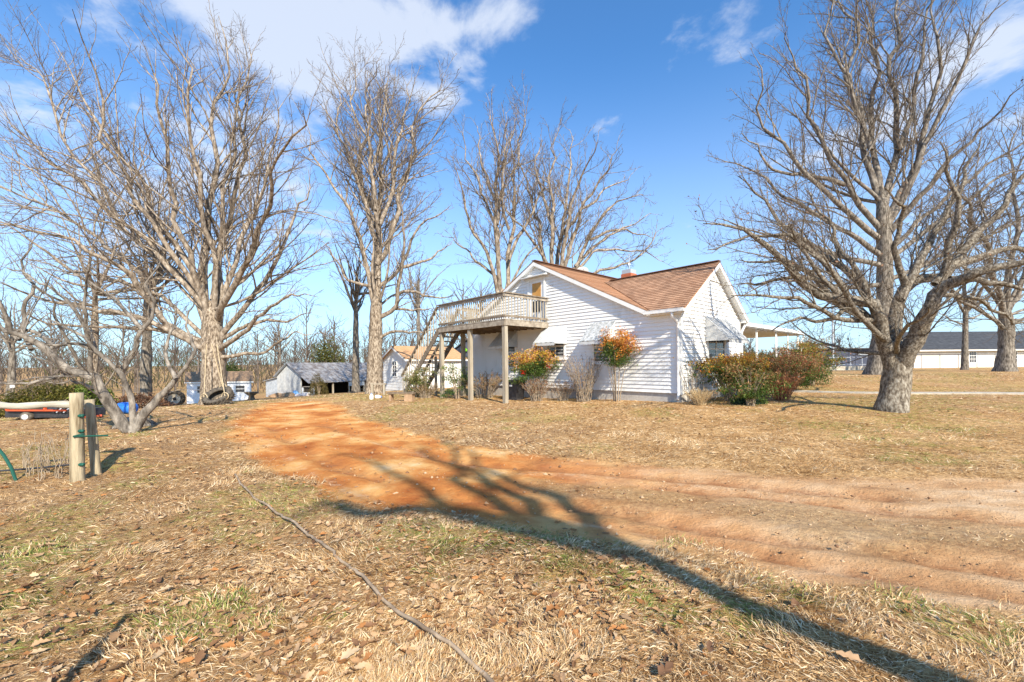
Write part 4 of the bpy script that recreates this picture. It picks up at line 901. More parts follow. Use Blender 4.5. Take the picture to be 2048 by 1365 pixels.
# ------------------------------------------------------------------ outbuildings
def gabled(name, label, K, g, d_, w, l, ze, za, zb, wall, roofm, cat='shed', ov=.22, side_siding=True, gable_siding=True, step=.19, trim=M_trim):
    """K near corner; g runs along the gable wall, d_ along the long wall"""
    o = thing(name, label, cat, (K[0], K[1], zb)); g = np.append(g, 0.); d_ = np.append(d_, 0.)
    P = lambda a, b, z: g*a+d_*b+ez*(z-zb)
    n1 = -d_; n2 = -g
    def wallp(fn, poly, nm='wall'): return prism(poly, fn, 0, -.12).build(nm, wall, o)
    gf = lambda a, z, dd: P(a, -dd, z); sf = lambda b, z, dd: P(-dd, b, z)
    wg = wallp(gf, [(0, zb-.3), (w, zb-.3), (w, ze), (w/2, za-.05), (0, ze)])
    wb = wallp(lambda a, z, dd: P(a, l+dd, z), [(0, zb-.3), (w, zb-.3), (w, ze), (w/2, za-.05), (0, ze)])
    w1 = wallp(sf, [(.12, zb-.3), (l-.12, zb-.3), (l-.12, ze), (.12, ze)]); w2 = wallp(lambda b, z, dd: P(w+dd, b, z), [(.12, zb-.3), (l-.12, zb-.3), (l-.12, ze), (.12, ze)])
    pit = (za-ze)/(w/2)
    def bds(par, fn, lim, z0, z1):
        z = z0
        while z < z1-.06:
            z2 = min(z+step, z1); a0, b0 = lim(z); a1, b1 = lim(z2)
            if b0-a0 > .1:
                if b1 < a1: a1 = b1 = (a1+b1)/2
                MB().hexa([fn(a0, z, .002), fn(b0, z, .002), fn(b0, z, .02), fn(a0, z, .02), fn(a1, z2, .001), fn(b1, z2, .001), fn(b1, z2, .005), fn(a1, z2, .005)]).build('siding_board', wall, par)
            z += step
    if gable_siding: bds(wg, gf, lambda z: (max(0, (z-ze)/pit*1.0), w-max(0, (z-ze)/pit)), zb, za-.1)
    if side_siding: bds(w1, sf, lambda z: (0, l), zb, ze)
    for sgn in (0, 1):
        e = -ov if sgn == 0 else w+ov
        p0 = P(w/2, -ov, za); p1 = P(e, -ov, ze-pit*ov); q = d_*(l+2*ov)
        r = MB().fbox(p0+ez*.0, p1-p0, q, ez*.07).build('roof', roofm, o)
        MB().fbox(p1-ez*.10, q, (g if sgn == 0 else -g)*.03, ez*.098).build('fascia', trim, o)
        MB().fbox(p0-ez*.12-d_*.012, p1-p0, d_*.03, ez*.118).build('rake_board', trim, o)
    return o, P, gf, sf
def win(o, fn, a0, a1, z0, z1, trim=M_trim, bars=(1, 1)):
    w = MB(); t = .06
    for p, q, r, s_ in ((a0-t, a1+t, z0-t, z0), (a0-t, a1+t, z1, z1+t), (a0-t, a0, z0, z1), (a1, a1+t, z0, z1)):
        w.hexa([fn(p, r, .004), fn(q, r, .004), fn(q, r, .05), fn(p, r, .05), fn(p, s_, .004), fn(q, s_, .004), fn(q, s_, .05), fn(p, s_, .05)])
    wo_ = w.build('window', trim, o)
    MB().hexa([fn(a0, z0, .01), fn(a1, z0, .01), fn(a1, z0, .026), fn(a0, z0, .026), fn(a0, z1, .01), fn(a1, z1, .01), fn(a1, z1, .026), fn(a0, z1, .026)]).build('pane', M_glass, wo_)
    for i in range(1, bars[0]+1):
        am = a0+(a1-a0)*i/(bars[0]+1); MB().hexa([fn(am-.02, z0, .028), fn(am+.02, z0, .028), fn(am+.02, z0, .04), fn(am-.02, z0, .04), fn(am-.02, z1, .028), fn(am+.02, z1, .028), fn(am+.02, z1, .04), fn(am-.02, z1, .04)]).build('glazing_bar', trim, wo_)
    for i in range(1, bars[1]+1):
        zm = z0+(z1-z0)*i/(bars[1]+1); MB().hexa([fn(a0, zm-.02, .028), fn(a1, zm-.02, .028), fn(a1, zm-.02, .042), fn(a0, zm-.02, .042), fn(a0, zm+.02, .028), fn(a1, zm+.02, .028), fn(a1, zm+.02, .042), fn(a0, zm+.02, .042)]).build('glazing_bar', trim, wo_)
    return wo_
es2, et2 = es[:2], et[:2]
# outbuilding behind the stairs
K = at(815, 786, 28); zb = float(terr(K[0], K[1]))-.05
o, P, gf, sf = gabled('outbuilding', 'white clapboard outbuilding with tan shingle roof behind the deck stairs', K, es2, et2, 3.5, 4.5, 1.78, 2.58, zb, M_white, M_tanroof, 'outbuilding', .25, side_siding=False)
win(o, gf, 1.45, 2.0, zb+.95, zb+1.95, bars=(1, 3))
win(o, sf, 1.0, 1.05, zb+.2, zb+.3) if False else None
MB().hexa([sf(2.0, zb, .01), sf(2.04, zb, .01), sf(2.04, zb, .03), sf(2.0, zb, .03), sf(2.0, 1.6, .01), sf(2.04, 1.6, .01), sf(2.04, 1.6, .03), sf(2.0, 1.6, .03)]).build('door_trim', M_trim, o)
# small white shed behind the big tree
K = onground(374, 33); zb = K[2]
gdir = np.array((-.55, .835)); ddir = np.array((.992, .12)); ddir /= np.linalg.norm(ddir)
o, P, gf, sf = gabled('garden_shed', 'small white shed with brown roof half hidden by the big tree trunk', K, gdir, ddir, 2.3, 4.7, zb+1.78, zb+2.42, zb, mat('shed_white', (.70, .74, .80), (.80, .82, .86), 2, .5), M_shed, 'shed', .16, step=.6)
win(o, sf, .75, 1.35, zb+.85, zb+1.35, bars=(0, 1)); win(o, sf, 3.55, 4.2, zb+.85, zb+1.35, bars=(0, 1))
# grey barn with an open side
K = onground(602, 42); zb = K[2]; gdir = np.array((-.87, .493)); ddir = np.array((.493, .87))
barn = thing('barn', 'old grey barn with rusty tin roof and open lean-to side', 'barn', (K[0], K[1], zb))
g3 = np.append(gdir, 0.); d3 = np.append(ddir, 0.); BP = lambda a, b, z: g3*a+d3*b+ez*z
gf = lambda a, z, dd: BP(a, -dd, z); wB = 3.9; lB = 10.5; ZE = 1.95; ZA = 3.25
prism([(0, -.3), (wB, -.3), (wB, ZE), (wB/2, ZA-.05), (0, ZE)], gf, 0, -.1).build('gable_wall', M_greywall, barn)
for i in range(13):
    a = i*wB/13; zt = ZE+(ZA-ZE)*(1-abs((a+wB/26)-wB/2)/(wB/2))-.12; MB().hexa([gf(a+.01, 0, .002), gf(a+wB/13-.01, 0, .002), gf(a+wB/13-.01, 0, .018), gf(a+.01, 0, .018), gf(a+.01, zt, .002), gf(a+wB/13-.01, zt, .002), gf(a+wB/13-.01, zt, .018), gf(a+.01, zt, .018)]).build('board', M_greywall, barn)
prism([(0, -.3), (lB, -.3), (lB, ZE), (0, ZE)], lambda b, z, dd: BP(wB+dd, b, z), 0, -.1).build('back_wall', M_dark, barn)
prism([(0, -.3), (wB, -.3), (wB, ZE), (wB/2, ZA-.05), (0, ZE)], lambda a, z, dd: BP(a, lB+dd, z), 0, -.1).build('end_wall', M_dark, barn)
def tin(p0, run, q, n, m, par, name='roof'):
    mb = MB()
    for i in range(n):
        mb.fbox(p0+q*(i/n)+ez*(.018*(i % 2)), run, q/n*.99, ez*.03)
    return mb.build(name, m, par)
tin(BP(wB/2, -.3, ZA), BP(-1.6, 0, ZE-.72)-BP(wB/2, 0, ZA), d3*(lB+.6), 30, M_rust, barn)
tin(BP(wB/2, -.3, ZA), BP(wB+.25, 0, ZE-.1)-BP(wB/2, 0, ZA), d3*(lB+.6), 30, M_metal, barn)
for b_ in (.2, 2.6, 4.6, 6.6, 8.6, 10.3): MB().fbox(BP(-1.4, b_, -.2), g3*.13, d3*.13, ez*(1.55)).build('post', M_wood, barn)
for i in range(16):
    MB().fbox(BP(-1.5, 4.5+i*.13, .75), d3*.125, g3*(.02+.014*(i % 2)), ez*.72).build('hanging_panel', M_metal, barn)
for z in (.15, .55, .95): MB().fbox(BP(.0, 6.8, z), d3*3.4, g3*.04, ez*.16).build('stall_board', M_wooddark, barn)
LT = lambda a, z, dd: BP(wB+a, -dd+.1, z)
lt = prism([(0, -.3), (2.2, -.3), (2.2, 1.35), (0, 1.72)], LT, 0, -.1).build('lean_to_wall', M_metal, barn)
for i in range(11):
    a = i*.2; zt = 1.70-.168*a-.02; MB().hexa([LT(a+.01, 0, .002), LT(a+.18, 0, .002), LT(a+.18, 0, .02), LT(a+.01, 0, .02), LT(a+.01, zt, .002), LT(a+.18, zt, .002), LT(a+.18, zt, .02), LT(a+.01, zt, .02)]).build('sheet', M_metal, lt)
tin(BP(wB, -.1, 1.76), BP(wB+2.4, 0, 1.36)-BP(wB, 0, 1.76), d3*5, 14, M_metal, barn, 'lean_to_roof')
# dog box, barrel and tarp in front of the barn
kb = onground(617, 40); kn = thing('kennel', 'small pale wooden kennel in the barn opening', 'kennel', kb)
for x in (-.42, .42): MB().box((x, 0, .4), (.12, .5, .8)).build('side_panel', M_trim, kn)
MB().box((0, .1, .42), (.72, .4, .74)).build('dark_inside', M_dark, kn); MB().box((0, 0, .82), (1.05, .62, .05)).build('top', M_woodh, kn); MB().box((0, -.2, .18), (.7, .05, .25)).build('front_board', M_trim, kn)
def lumpy(name, label, cat, c, r, m, seed, sub=3):
    import bmesh
    bm = bmesh.new(); bmesh.ops.create_icosphere(bm, subdivisions=sub, radius=1); rng = np.random.RandomState(seed); ph = rng.uniform(0, 6, 6)
    for v in bm.verts:
        k = 1+.18*math.sin(v.co.x*4+ph[0])+.14*math.sin(v.co.y*5+ph[1])+.12*math.sin(v.co.z*6+ph[2]+v.co.x*5)
        v.co = Vector((v.co.x*r[0]*k, v.co.y*r[1]*k, max(-.05, v.co.z)*r[2]*k))
    me = bpy.data.meshes.new(name); bm.to_mesh(me); bm.free(); o = link(name, me, m); o.location = tuple(map(float, c)); tag(o, label, cat); return o
lumpy('tarp', 'crumpled light blue tarp on the ground in front of the barn', 'tarp', onground(592, 39), (.5, .35, .42), M_tarp, 2)
lumpy('cloth_heap', 'pale grey plastic sheet heaped beside the blue tarp', 'sheet', onground(606, 38.6), (.7, .35, .25), mat('pale_sheet', (.55, .5, .5), (.65, .6, .6), 4, .5), 4)
lumpy('brick_heap', 'low reddish brown heap against the barn gable', 'heap', onground(567, 38), (1.0, .4, .4), M_cedar, 6)
# dark gabled house behind, with a lime light
K = onground(936, 46); dh = thing('dark_house', 'dark gabled house far behind the deck with a lime green lamp', 'house', K)
prism([(-2.2, -.5), (2.2, -.5), (2.2, 3.2), (0, 4.8), (-2.2, 3.2)], lambda a, z, dd: np.array((a, -dd, z)), 0, -5).build('wall', M_navy, dh)
for sg in (-1, 1): MB().fbox((0, -.3, 4.85), (sg*2.5, 0, -1.8), (0, 5.6, 0), (0, 0, .1)).build('roof', M_slate, dh)
MB().lathe([(.001, .22), (.2, .2), (.34, .08), (.36, -.1), (.22, -.2), (.001, -.2)], 14, Matrix.Translation((-.35, -.18, 3.75))).build('lamp', M_lime, dh, True)

# ------------------------------------------------------------------ far right: long building, fence, slab, flag pole, path
D = 47.0; Kb = at(1832, 737, D); zb = float(terr(Kb[0], Kb[1])); lb = thing('long_building', 'long low white building with dark shingle roof at the far right', 'building', (Kb[0], Kb[1], zb))
Lb = 26.0; lf_ = lambda a, z, dd: np.array((a, -dd+a*.06, z))
WH = at(1832, 700, D)[2]-zb
Mcream = mat('cream_wall', (.66, .62, .55), (.74, .70, .63), 2, .7)
wl = prism([(0, -.4), (Lb, -.4), (Lb, WH), (0, WH)], lf_, 0, -.2).build('wall', Mcream, lb)
prism([(-8, -.4), (0, -.4), (0, WH), (-8, WH)], lambda a, z, dd: np.array((-dd, -a, z)), 0, .2).build('wall', Mcream, lb)
rz_ = at(1832, 665, D+4.5)[2]-zb
for k in range(24):   # shingle courses
    f0, f1 = k/24, (k+1)/24; p = np.array((-.3, -.55, WH-.04)); up = np.array((0, 5.0, rz_-WH+.04)); MB().fbox(p+up*f0+ez*.0, np.array((Lb+.6, (Lb+.6)*.06, 0)), up/24*1.02, ez*(.05+.014*(k % 2))).build('roof_course', M_slate, lb)
MB().fbox((-.3, -.62, WH-.2), (Lb+.6, (Lb+.6)*.06, 0), (0, .06, 0), (0, 0, .15)).build('gutter', Mcream, lb)
for x in (1953, 2042, 2130): 
    a = (lev(x, 720)[0]/F*D)-Kb[0]; win(lb, lf_, a-.38, a+.38, .55, 1.72, bars=(2, 2))
for i in range(7):
    a = i*2.2+.6; MB().fbox(lf_(a, .0, .05), (.05, 0, 0), (0, -.03, 0), (0, 0, WH*.75)).build('panel_strip', mat('grey_strip', (.4, .4, .42)), lb)
MB().fbox(lf_(0, WH*.74, .03), (8.5, 8.5*.06, 0), (0, -.02, 0), (0, 0, .04)).build('panel_strip', mat('grey_strip', (.4, .4, .42)), lb)
# low concrete slab with a dark screened yard behind
p0 = at(1632, 741, 40); p1 = at(1738, 739, 40); zs = float(terr(p0[0], p0[1]))
sl = thing('concrete_slab', 'low pale concrete slab beyond the shrubs at the foot of the flag pole', 'slab', (p0[0], p0[1], zs)); MB().box((2.6, 1.5, .12), (5.2, 3, .5)).build('slab', M_conc, sl); MB().box((2.6, 1.52, -.1), (5.5, 3.1, .3)).build('footing', M_found, sl)
q0 = at(1652, 733, 47); zq = float(terr(q0[0], q0[1])); nb = thing('dark_building', 'low dark blue metal building behind a wire fence left of the long building', 'building', (q0[0], q0[1], zq))
MB().box((2.9, 3, 1.1), (6.2, 5, 2.2)).build('wall', M_navy, nb); MB().box((2.9, 3, 2.25), (6.6, 5.5, .12)).build('roof', M_slate, nb)
for i in range(9): MB().box((-.1+i*.76, .49, 1.1), (.05, .03, 2.15)).build('rib', M_navy, nb)
MB().box((4.6, .46, 1.72), (1.3, .06, .4)).build('sign_board', mat('grey_sign', (.3, .33, .36)), nb)
fn_ = thing('wire_fence', 'thin grey wire fence in front of the dark blue building', 'fence', at(1655, 734, 44)*np.array((1, 1, 0))+np.array((0, 0, zq)))
for i in range(5): MB().tube([(i*1.2, 0, -.1), (i*1.2, 0, 1.35)], .03, 6).build('post', M_metal, fn_)
for z in (.5, 1.25): MB().tube([(0, 0, z), (4.8, 0, z)], .02, 6).build('rail', M_metal, fn_)
fp = onground(1667, 38); fpt = thing('flag_pole', 'tall thin grey flag pole standing on the concrete slab', 'flag pole', (fp[0], fp[1], zs+.37))
MB().tube([(0, 0, 0), (0, 0, 5), (-.06, 0, 10.4)], [.085, .075, .05], 8).build('pole', M_metal, fpt); MB().lathe([(.001, .1), (.07, .06), (.09, 0), (.06, -.07), (.001, -.1)], 10, Matrix.Translation((-.06, 0, 10.5))).build('finial', M_metal, fpt); MB().lathe([(.001, .16), (.2, .12), (.24, 0)], 10).build('base', M_metal, fpt)
# garden path
pa = MB(); pts = [hit(1568, 783), hit(1700, 787), hit(1830, 788), hit(1950, 788), hit(2060, 789), hit(2300, 792)]; 
pts = resample(np.array(pts), 30, np.random.RandomState(1)); V = []; Fc = []
for i, p in enumerate(pts):
    d_ = pts[min(i+1, 29)]-pts[max(i-1, 0)]; nd = np.array((-d_[1], d_[0], 0)); nd /= np.linalg.norm(nd); 
    for k, h in ((-.35, -.05), (-.35, .03), (.35, .03), (.35, -.05)): q = p+nd*k; V.append((q[0], q[1], float(terr(q[0], q[1]))+h+.02))
for i in range(29):
    for k in range(3): Fc.append((i*4+k, (i+1)*4+k, (i+1)*4+k+1, i*4+k+1))
pth = pa.poly(V, Fc).build('path', M_conc); pth['kind'] = 'structure'; pth['label'] = 'narrow pale concrete path across the right lawn'

# ------------------------------------------------------------------ shrubs
def nandina(name, label, base, H, W, seed, top=None, nstem=14, nleaf=2600, clear=.3, berries=0, gcols=None, group=None, W2=None, lean=(0, 0), por=.16):
    rng = np.random.RandomState(seed); T = thing(name, label, 'shrub', base, group); W2 = W2 or W*.8
    P = np.zeros((nstem, 8, 3)); 
    for i in range(nstem):
        a = rng.uniform(0, 6.28); r = math.sqrt(rng.uniform(0, 1)); tipp = np.array((math.cos(a)*r*W*.42+lean[0], math.sin(a)*r*W2*.42+lean[1], H*rng.uniform(.6, .92))); b0 = np.array((math.cos(a)*r*.13, math.sin(a)*r*.13, 0))
        for q in range(8): f_ = q/7; P[i, q] = b0*(1-f_)+tipp*f_+np.array((0, 0, .0))+rng.normal(0, .012*H, 3)*(q > 0); P[i, q, :2] = b0[:2]+(tipp[:2]-b0[:2])*f_**1.6
    V, Q = tubes(P, np.linspace(.018, .007, 8)[None].repeat(nstem, 0), 5); link('stems', npmesh('stems', V, Q, smooth=True), M_stem, T)
    n = max(16, int(nleaf*1.6)//75); u = rng.normal(0, 1, (n, 3)); u /= np.linalg.norm(u, axis=1, keepdims=True); rr = rng.uniform(.25, 1, n)**.6
    nz_ = fbm(u[:, 0]*3.0+seed+5, u[:, 2]*3.0+u[:, 1]*2.3+9, 3); rr = rr*(.30+1.35*nz_)
    zc_ = H*(clear+(1-clear)*.5); C = np.stack((u[:, 0]*rr*W*.55+lean[0], u[:, 1]*rr*W2*.55+lean[1], zc_+u[:, 2]*rr*H*(1-clear)*.56), 1); C = np.repeat(C, 75, axis=0); sg_c = np.repeat(rng.uniform(.6, 1.5, n), 75)[:, None]; n = len(C); C = C+rng.normal(0, 1, (n, 3))*np.array((.115, .115, .065))*sg_c; C[:, 2] = np.maximum(C[:, 2], .05)
    gc = np.array(gcols or [(.055, .10, .022), (.09, .15, .03), (.14, .20, .04)]); oc = np.array(top or [(.56, .22, .05), (.62, .34, .07), (.40, .12, .05)])
    LV, LQ, LC = leaf_cards(C, rng, .035, .105, gc, up=.8, aspect=.38)
    zz = (C[:, 2]-clear*H)/(H*(1-clear)); pn = fbm(C[:, 0]*3.0+seed, C[:, 2]*3.0+C[:, 1]*2, 3); p_or = sst(.38, .92, zz*.75+pn*.75-por)
    sel = rng.uniform(0, 1, n) < p_or; cc = oc[rng.randint(0, len(oc), n)]*rng.uniform(.75, 1.2, n)[:, None]; LC = LC.reshape(n, 4, 3); LC[sel] = cc[sel][:, None, :]
    fo = link('foliage', npmesh('foliage', LV, LQ, None, LC.reshape(-1, 3)), M_leaf, T)
    for bi in range(berries):
        a = rng.uniform(3.4, 6.0); c = np.array((math.cos(a)*W*.36, math.sin(a)*W2*.5, H*(clear+.25*(1-clear)+rng.uniform(0, .2))))
        bc = c+rng.normal(0, .045, (40, 3)); bv, bq, bcx = leaf_cards(bc, rng, .03, .05, [(.75, .03, .015), (.6, .02, .01)], aspect=.9); link('berries', npmesh('berries', bv, bq, None, bcx), M_leaf, T)
    return T
def bareshrub(name, label, base, H, W, seed, n=34, m=None, leaf=0, lcols=((.30, .15, .07), (.42, .22, .10)), lv=2, group=None, W2=None, lsize=(.03, .06), stemr=.011, upw=1.6):
    rng = np.random.RandomState(seed); T = thing(name, label, 'shrub', base, group); W2 = W2 or W
    P = np.zeros((n, 9, 3))
    for i in range(n):
        a = rng.uniform(0, 6.28); r = math.sqrt(rng.uniform(0.02, 1)); b0 = np.array((math.cos(a)*r*W*.16, math.sin(a)*r*W2*.16)); e = np.array((math.cos(a)*r*W*.5, math.sin(a)*r*W2*.5)); h = H*rng.uniform(.75, 1.05)*(1-.25*r)
        for q in range(9): f_ = q/8; P[i, q, :2] = b0+(e-b0)*f_**upw+rng.normal(0, .014*H, 2)*(q > 0); P[i, q, 2] = h*f_**.9
    R = np.linspace(stemr, stemr*.35, 9)[None].repeat(n, 0); V, Q = tubes(P, R, 5); Vs = [V]; Qs = [Q]; off = len(V); cp, cr = P, R
    for l in range(lv):
        cp, cr = child(cp, cr, rng, H*(.11, .10)[l], u0=.3, ang=(18, 42), lenf=(.30, .4)[l], n=5, trop=.2, lmin=.08, lmax=H*.4, rmin=.0035); V, Q = tubes(cp, cr, 3); Vs.append(V); Qs.append(Q+off); off += len(V)
    link('stems', npmesh('stems', np.concatenate(Vs), np.concatenate(Qs), smooth=True), m or M_stem, T)
    if leaf:
        pts = cp.reshape(-1, 3); pts = pts[rng.choice(len(pts), leaf)]+rng.normal(0, .025, (leaf, 3)); LV, LQ, LC = leaf_cards(pts, rng, lsize[0], lsize[1], lcols, aspect=.5); link('foliage', npmesh('foliage', LV, LQ, None, LC), M_leaf, T)
    return T
def hs(s, t): p = Hs(s, t, 0); return np.array((p[0], p[1], float(terr(p[0], p[1]))))
def onwall(px, t):   # point at pixel column px on the line t = const in front of the end wall
    k = lev(px, 780)[0]/F; a = C0+et*t; s_ = (a[0]-k*a[1])/(k*es[1]-es[0]); return hs(s_, t)
Y_ = [(.66, .42, .05), (.72, .52, .08), (.60, .25, .06), (.68, .34, .20)]
nandina('nandina_shrub', 'rounded yellow and green shrub with red berries between the deck post and the wall', onwall(1066, -.85), 2.1, 1.85, 201, top=Y_, por=.12, clear=.40, berries=2, nleaf=7000)
nandina('nandina_shrub', 'slim upright shrub with orange tips and bare canes under the grimy awning', onwall(1234, -.55), 2.32, 1.1, 203, nstem=12, clear=.50, nleaf=4000, top=[(.70, .28, .05), (.66, .36, .08), (.55, .20, .06)])
bareshrub('bare_shrub', 'bushy leafless grey brown shrub between the two nandina shrubs', onwall(1168, -.7), 2.0, 1.75, 205, n=60, lv=2, leaf=500, lcols=((.22, .12, .08), (.32, .2, .13)))
bareshrub('brown_shrub', 'low reddish brown shrub in front of the round yellow shrub', onwall(1075, -1.25), .95, 1.3, 207, n=40, leaf=1500, lcols=((.24, .10, .05), (.36, .18, .09), (.2, .14, .06)))
bareshrub('brown_shrub', 'tangled russet shrub between the two nearest deck posts', onwall(970, -1.3), 1.25, 2.2, 209, n=60, leaf=2600, lcols=((.34, .18, .09), (.26, .16, .07), (.24, .20, .07), (.42, .25, .14)))
bareshrub('brown_shrub', 'dull brown shrub against the wall right of the black bin', onwall(1125, -.8), .8, 1.2, 208, n=36, leaf=900, lcols=((.20, .11, .06), (.32, .2, .12)))
nandina('evergreen_shrub', 'loose green and tan shrub in front of the stairs', hs(11.2, -3.0), 1.35, 1.5, 211, nstem=22, clear=.08, nleaf=2600, gcols=[(.10, .13, .03), (.2, .2, .06), (.14, .17, .05)], top=[(.26, .24, .09), (.36, .26, .13), (.16, .2, .05)])
nandina('evergreen_shrub', 'bright green leafy shrub between the two left deck posts', hs(9.2, -2.2), 1.6, 1.5, 212, nstem=18, clear=.06, nleaf=1800, gcols=[(.07, .13, .03), (.12, .2, .05)], top=[(.16, .24, .06), (.28, .28, .1)])
bareshrub('brown_shrub', 'brown leafy shrub at the foot of the stairs left of the end deck post', hs(10.6, -3.0), .75, 1.5, 213, n=36, leaf=1300, lcols=((.30, .18, .09), (.22, .16, .06)))
# right of the gable wall
def sidept(px, off):    # in front of gable wall by off metres
    k = lev(px, 780)[0]/F; a = C0-es*off; t_ = (k*a[1]-a[0])/(et[0]-k*et[1]); return hs(-off, t_)
nandina('nandina_shrub', 'large orange and green shrub with woody canes against the sunlit gable wall', sidept(1458, .9), 1.55, 2.1, 221, nstem=26, por=.12, clear=.36, nleaf=6500, berries=1, top=[(.68, .40, .06), (.66, .22, .05), (.7, .5, .1)])
nandina('nandina_shrub', 'dark green shrub with reddish tips right of the gable wall', sidept(1512, .8), 1.5, 2.3, 222, nstem=26, por=.10, clear=.04, nleaf=9000, top=[(.36, .24, .10), (.22, .2, .06), (.42, .14, .06)])
nandina('nandina_shrub', 'tall dark green and crimson shrub in front of the porch posts', sidept(1580, .9), 1.8, 2.6, 223, nstem=26, por=.06, clear=.05, nleaf=11000, top=[(.42, .11, .06), (.30, .22, .09), (.5, .28, .16), (.16, .18, .05)])
nandina('nandina_shrub', 'tall green and gold shrub at the right end of the porch', sidept(1622, 1.0), 2.2, 2.1, 224, nstem=20, por=.14, clear=.10, nleaf=9000, top=[(.42, .34, .07), (.24, .26, .05), (.5, .2, .06)])
bareshrub('russet_shrub', 'dense russet orange leafless shrub among the green ones by the porch', sidept(1563, 2.0), 1.0, 1.4, 225, n=90, m=mat('russet_stem', (.32, .13, .06), (.46, .22, .11), 9, .9), leaf=1600, lcols=((.42, .16, .07), (.5, .24, .12)))
nandina('nandina_shrub', 'low dark green shrub in front of the russet one', sidept(1500, 1.9), 1.2, 1.6, 226, nstem=16, clear=.06, nleaf=2200, top=[(.2, .2, .06), (.4, .22, .1)])
bareshrub('dry_grass_clump', 'clump of dry straw and dead stalks at the house corner', sidept(1400, .75), .55, 1.0, 227, n=120, m=mat('straw', (.40, .27, .13), (.62, .48, .28), 9, .9), lv=1, stemr=.006)
bareshrub('sapling', 'thin leafless sapling growing against the sunlit gable wall', sidept(1384, .35), 1.5, .9, 228, n=7, lv=2, stemr=.012)
# juniper hedge and others on the far left
def bushball(name, label, base, H, W, seed, cols, n=5000, D_=None, size=(.08, .17), cat='shrub'):
    rng = np.random.RandomState(seed); T = thing(name, label, cat, base); D_ = D_ or W
    u = rng.normal(0, 1, (n, 3)); u /= np.linalg.norm(u, axis=1, keepdims=True); u[:, 2] = np.abs(u[:, 2])
    k = .55+.8*fbm(u[:, 0]*2.5+seed, u[:, 2]*2.5+u[:, 1]*2, 3); rr = rng.uniform(.5, 1, n)**.5*k
    C = np.stack((u[:, 0]*rr*W*.55, u[:, 1]*rr*D_*.55, u[:, 2]*rr*H), 1); LV, LQ, LC = leaf_cards(C, rng, size[0], size[1], cols, aspect=.35); link('foliage', npmesh('foliage', LV, LQ, None, LC), M_leaf, T)
    st = np.zeros((5, 5, 3))
    for i in range(5):
        for q in range(5): st[i, q] = (math.cos(i*1.25)*.25*W*q/4*.8, math.sin(i*1.25)*.2*D_*q/4, H*.7*q/4)
    V, Q = tubes(st, np.linspace(.05, .015, 5)[None].repeat(5, 0), 6); link('stems', npmesh('stems', V, Q), M_stem, T); return T
JC = [(.05, .055, .012), (.11, .11, .02), (.19, .16, .03)]
bushball('juniper_bush', 'wide dark olive juniper bush behind the trailer on the far left', onground(105, 19), 1.5, 4.6, 231, JC, 9000, 2.4)
bushball('evergreen_bush', 'bright green bush between the fence post and the leaning tree', onground(183, 18), 1.35, 1.5, 232, [(.06, .10, .02), (.13, .19, .03), (.2, .24, .05)], 4000)
bushball('cedar_bush', 'green cedar behind the left end of the white shed', onground(462, 48), 4.2, 3.2, 233, [(.035, .06, .015), (.08, .11, .02)], 4500, size=(.14, .3))
bushball('pine_bush', 'small bushy pine on the skyline above the barn roof', onground(655, 60), 7.5, 4.5, 234, [(.10, .11, .02), (.17, .15, .04), (.07, .09, .02)], 6000, size=(.2, .4))
bushball('brush_pile', 'reddish brown brush pile behind the leaning tree', onground(285, 23), .8, 2.6, 235, [(.18, .09, .05), (.30, .17, .10)], 3000)
bushball('vine_bush', 'olive tangle of vines hanging at the barn opening', onground(638, 38.5), 1.9, 1.7, 236, [(.16, .12, .04), (.25, .18, .07), (.10, .10, .03)], 3500, 1.0, (.06, .14))
bushball('green_plant', 'low green plant on the lawn right of the gable wall', sidept(1497, 1.7), .2, .9, 237, [(.05, .10, .06), (.10, .16, .09)], 500, .5)

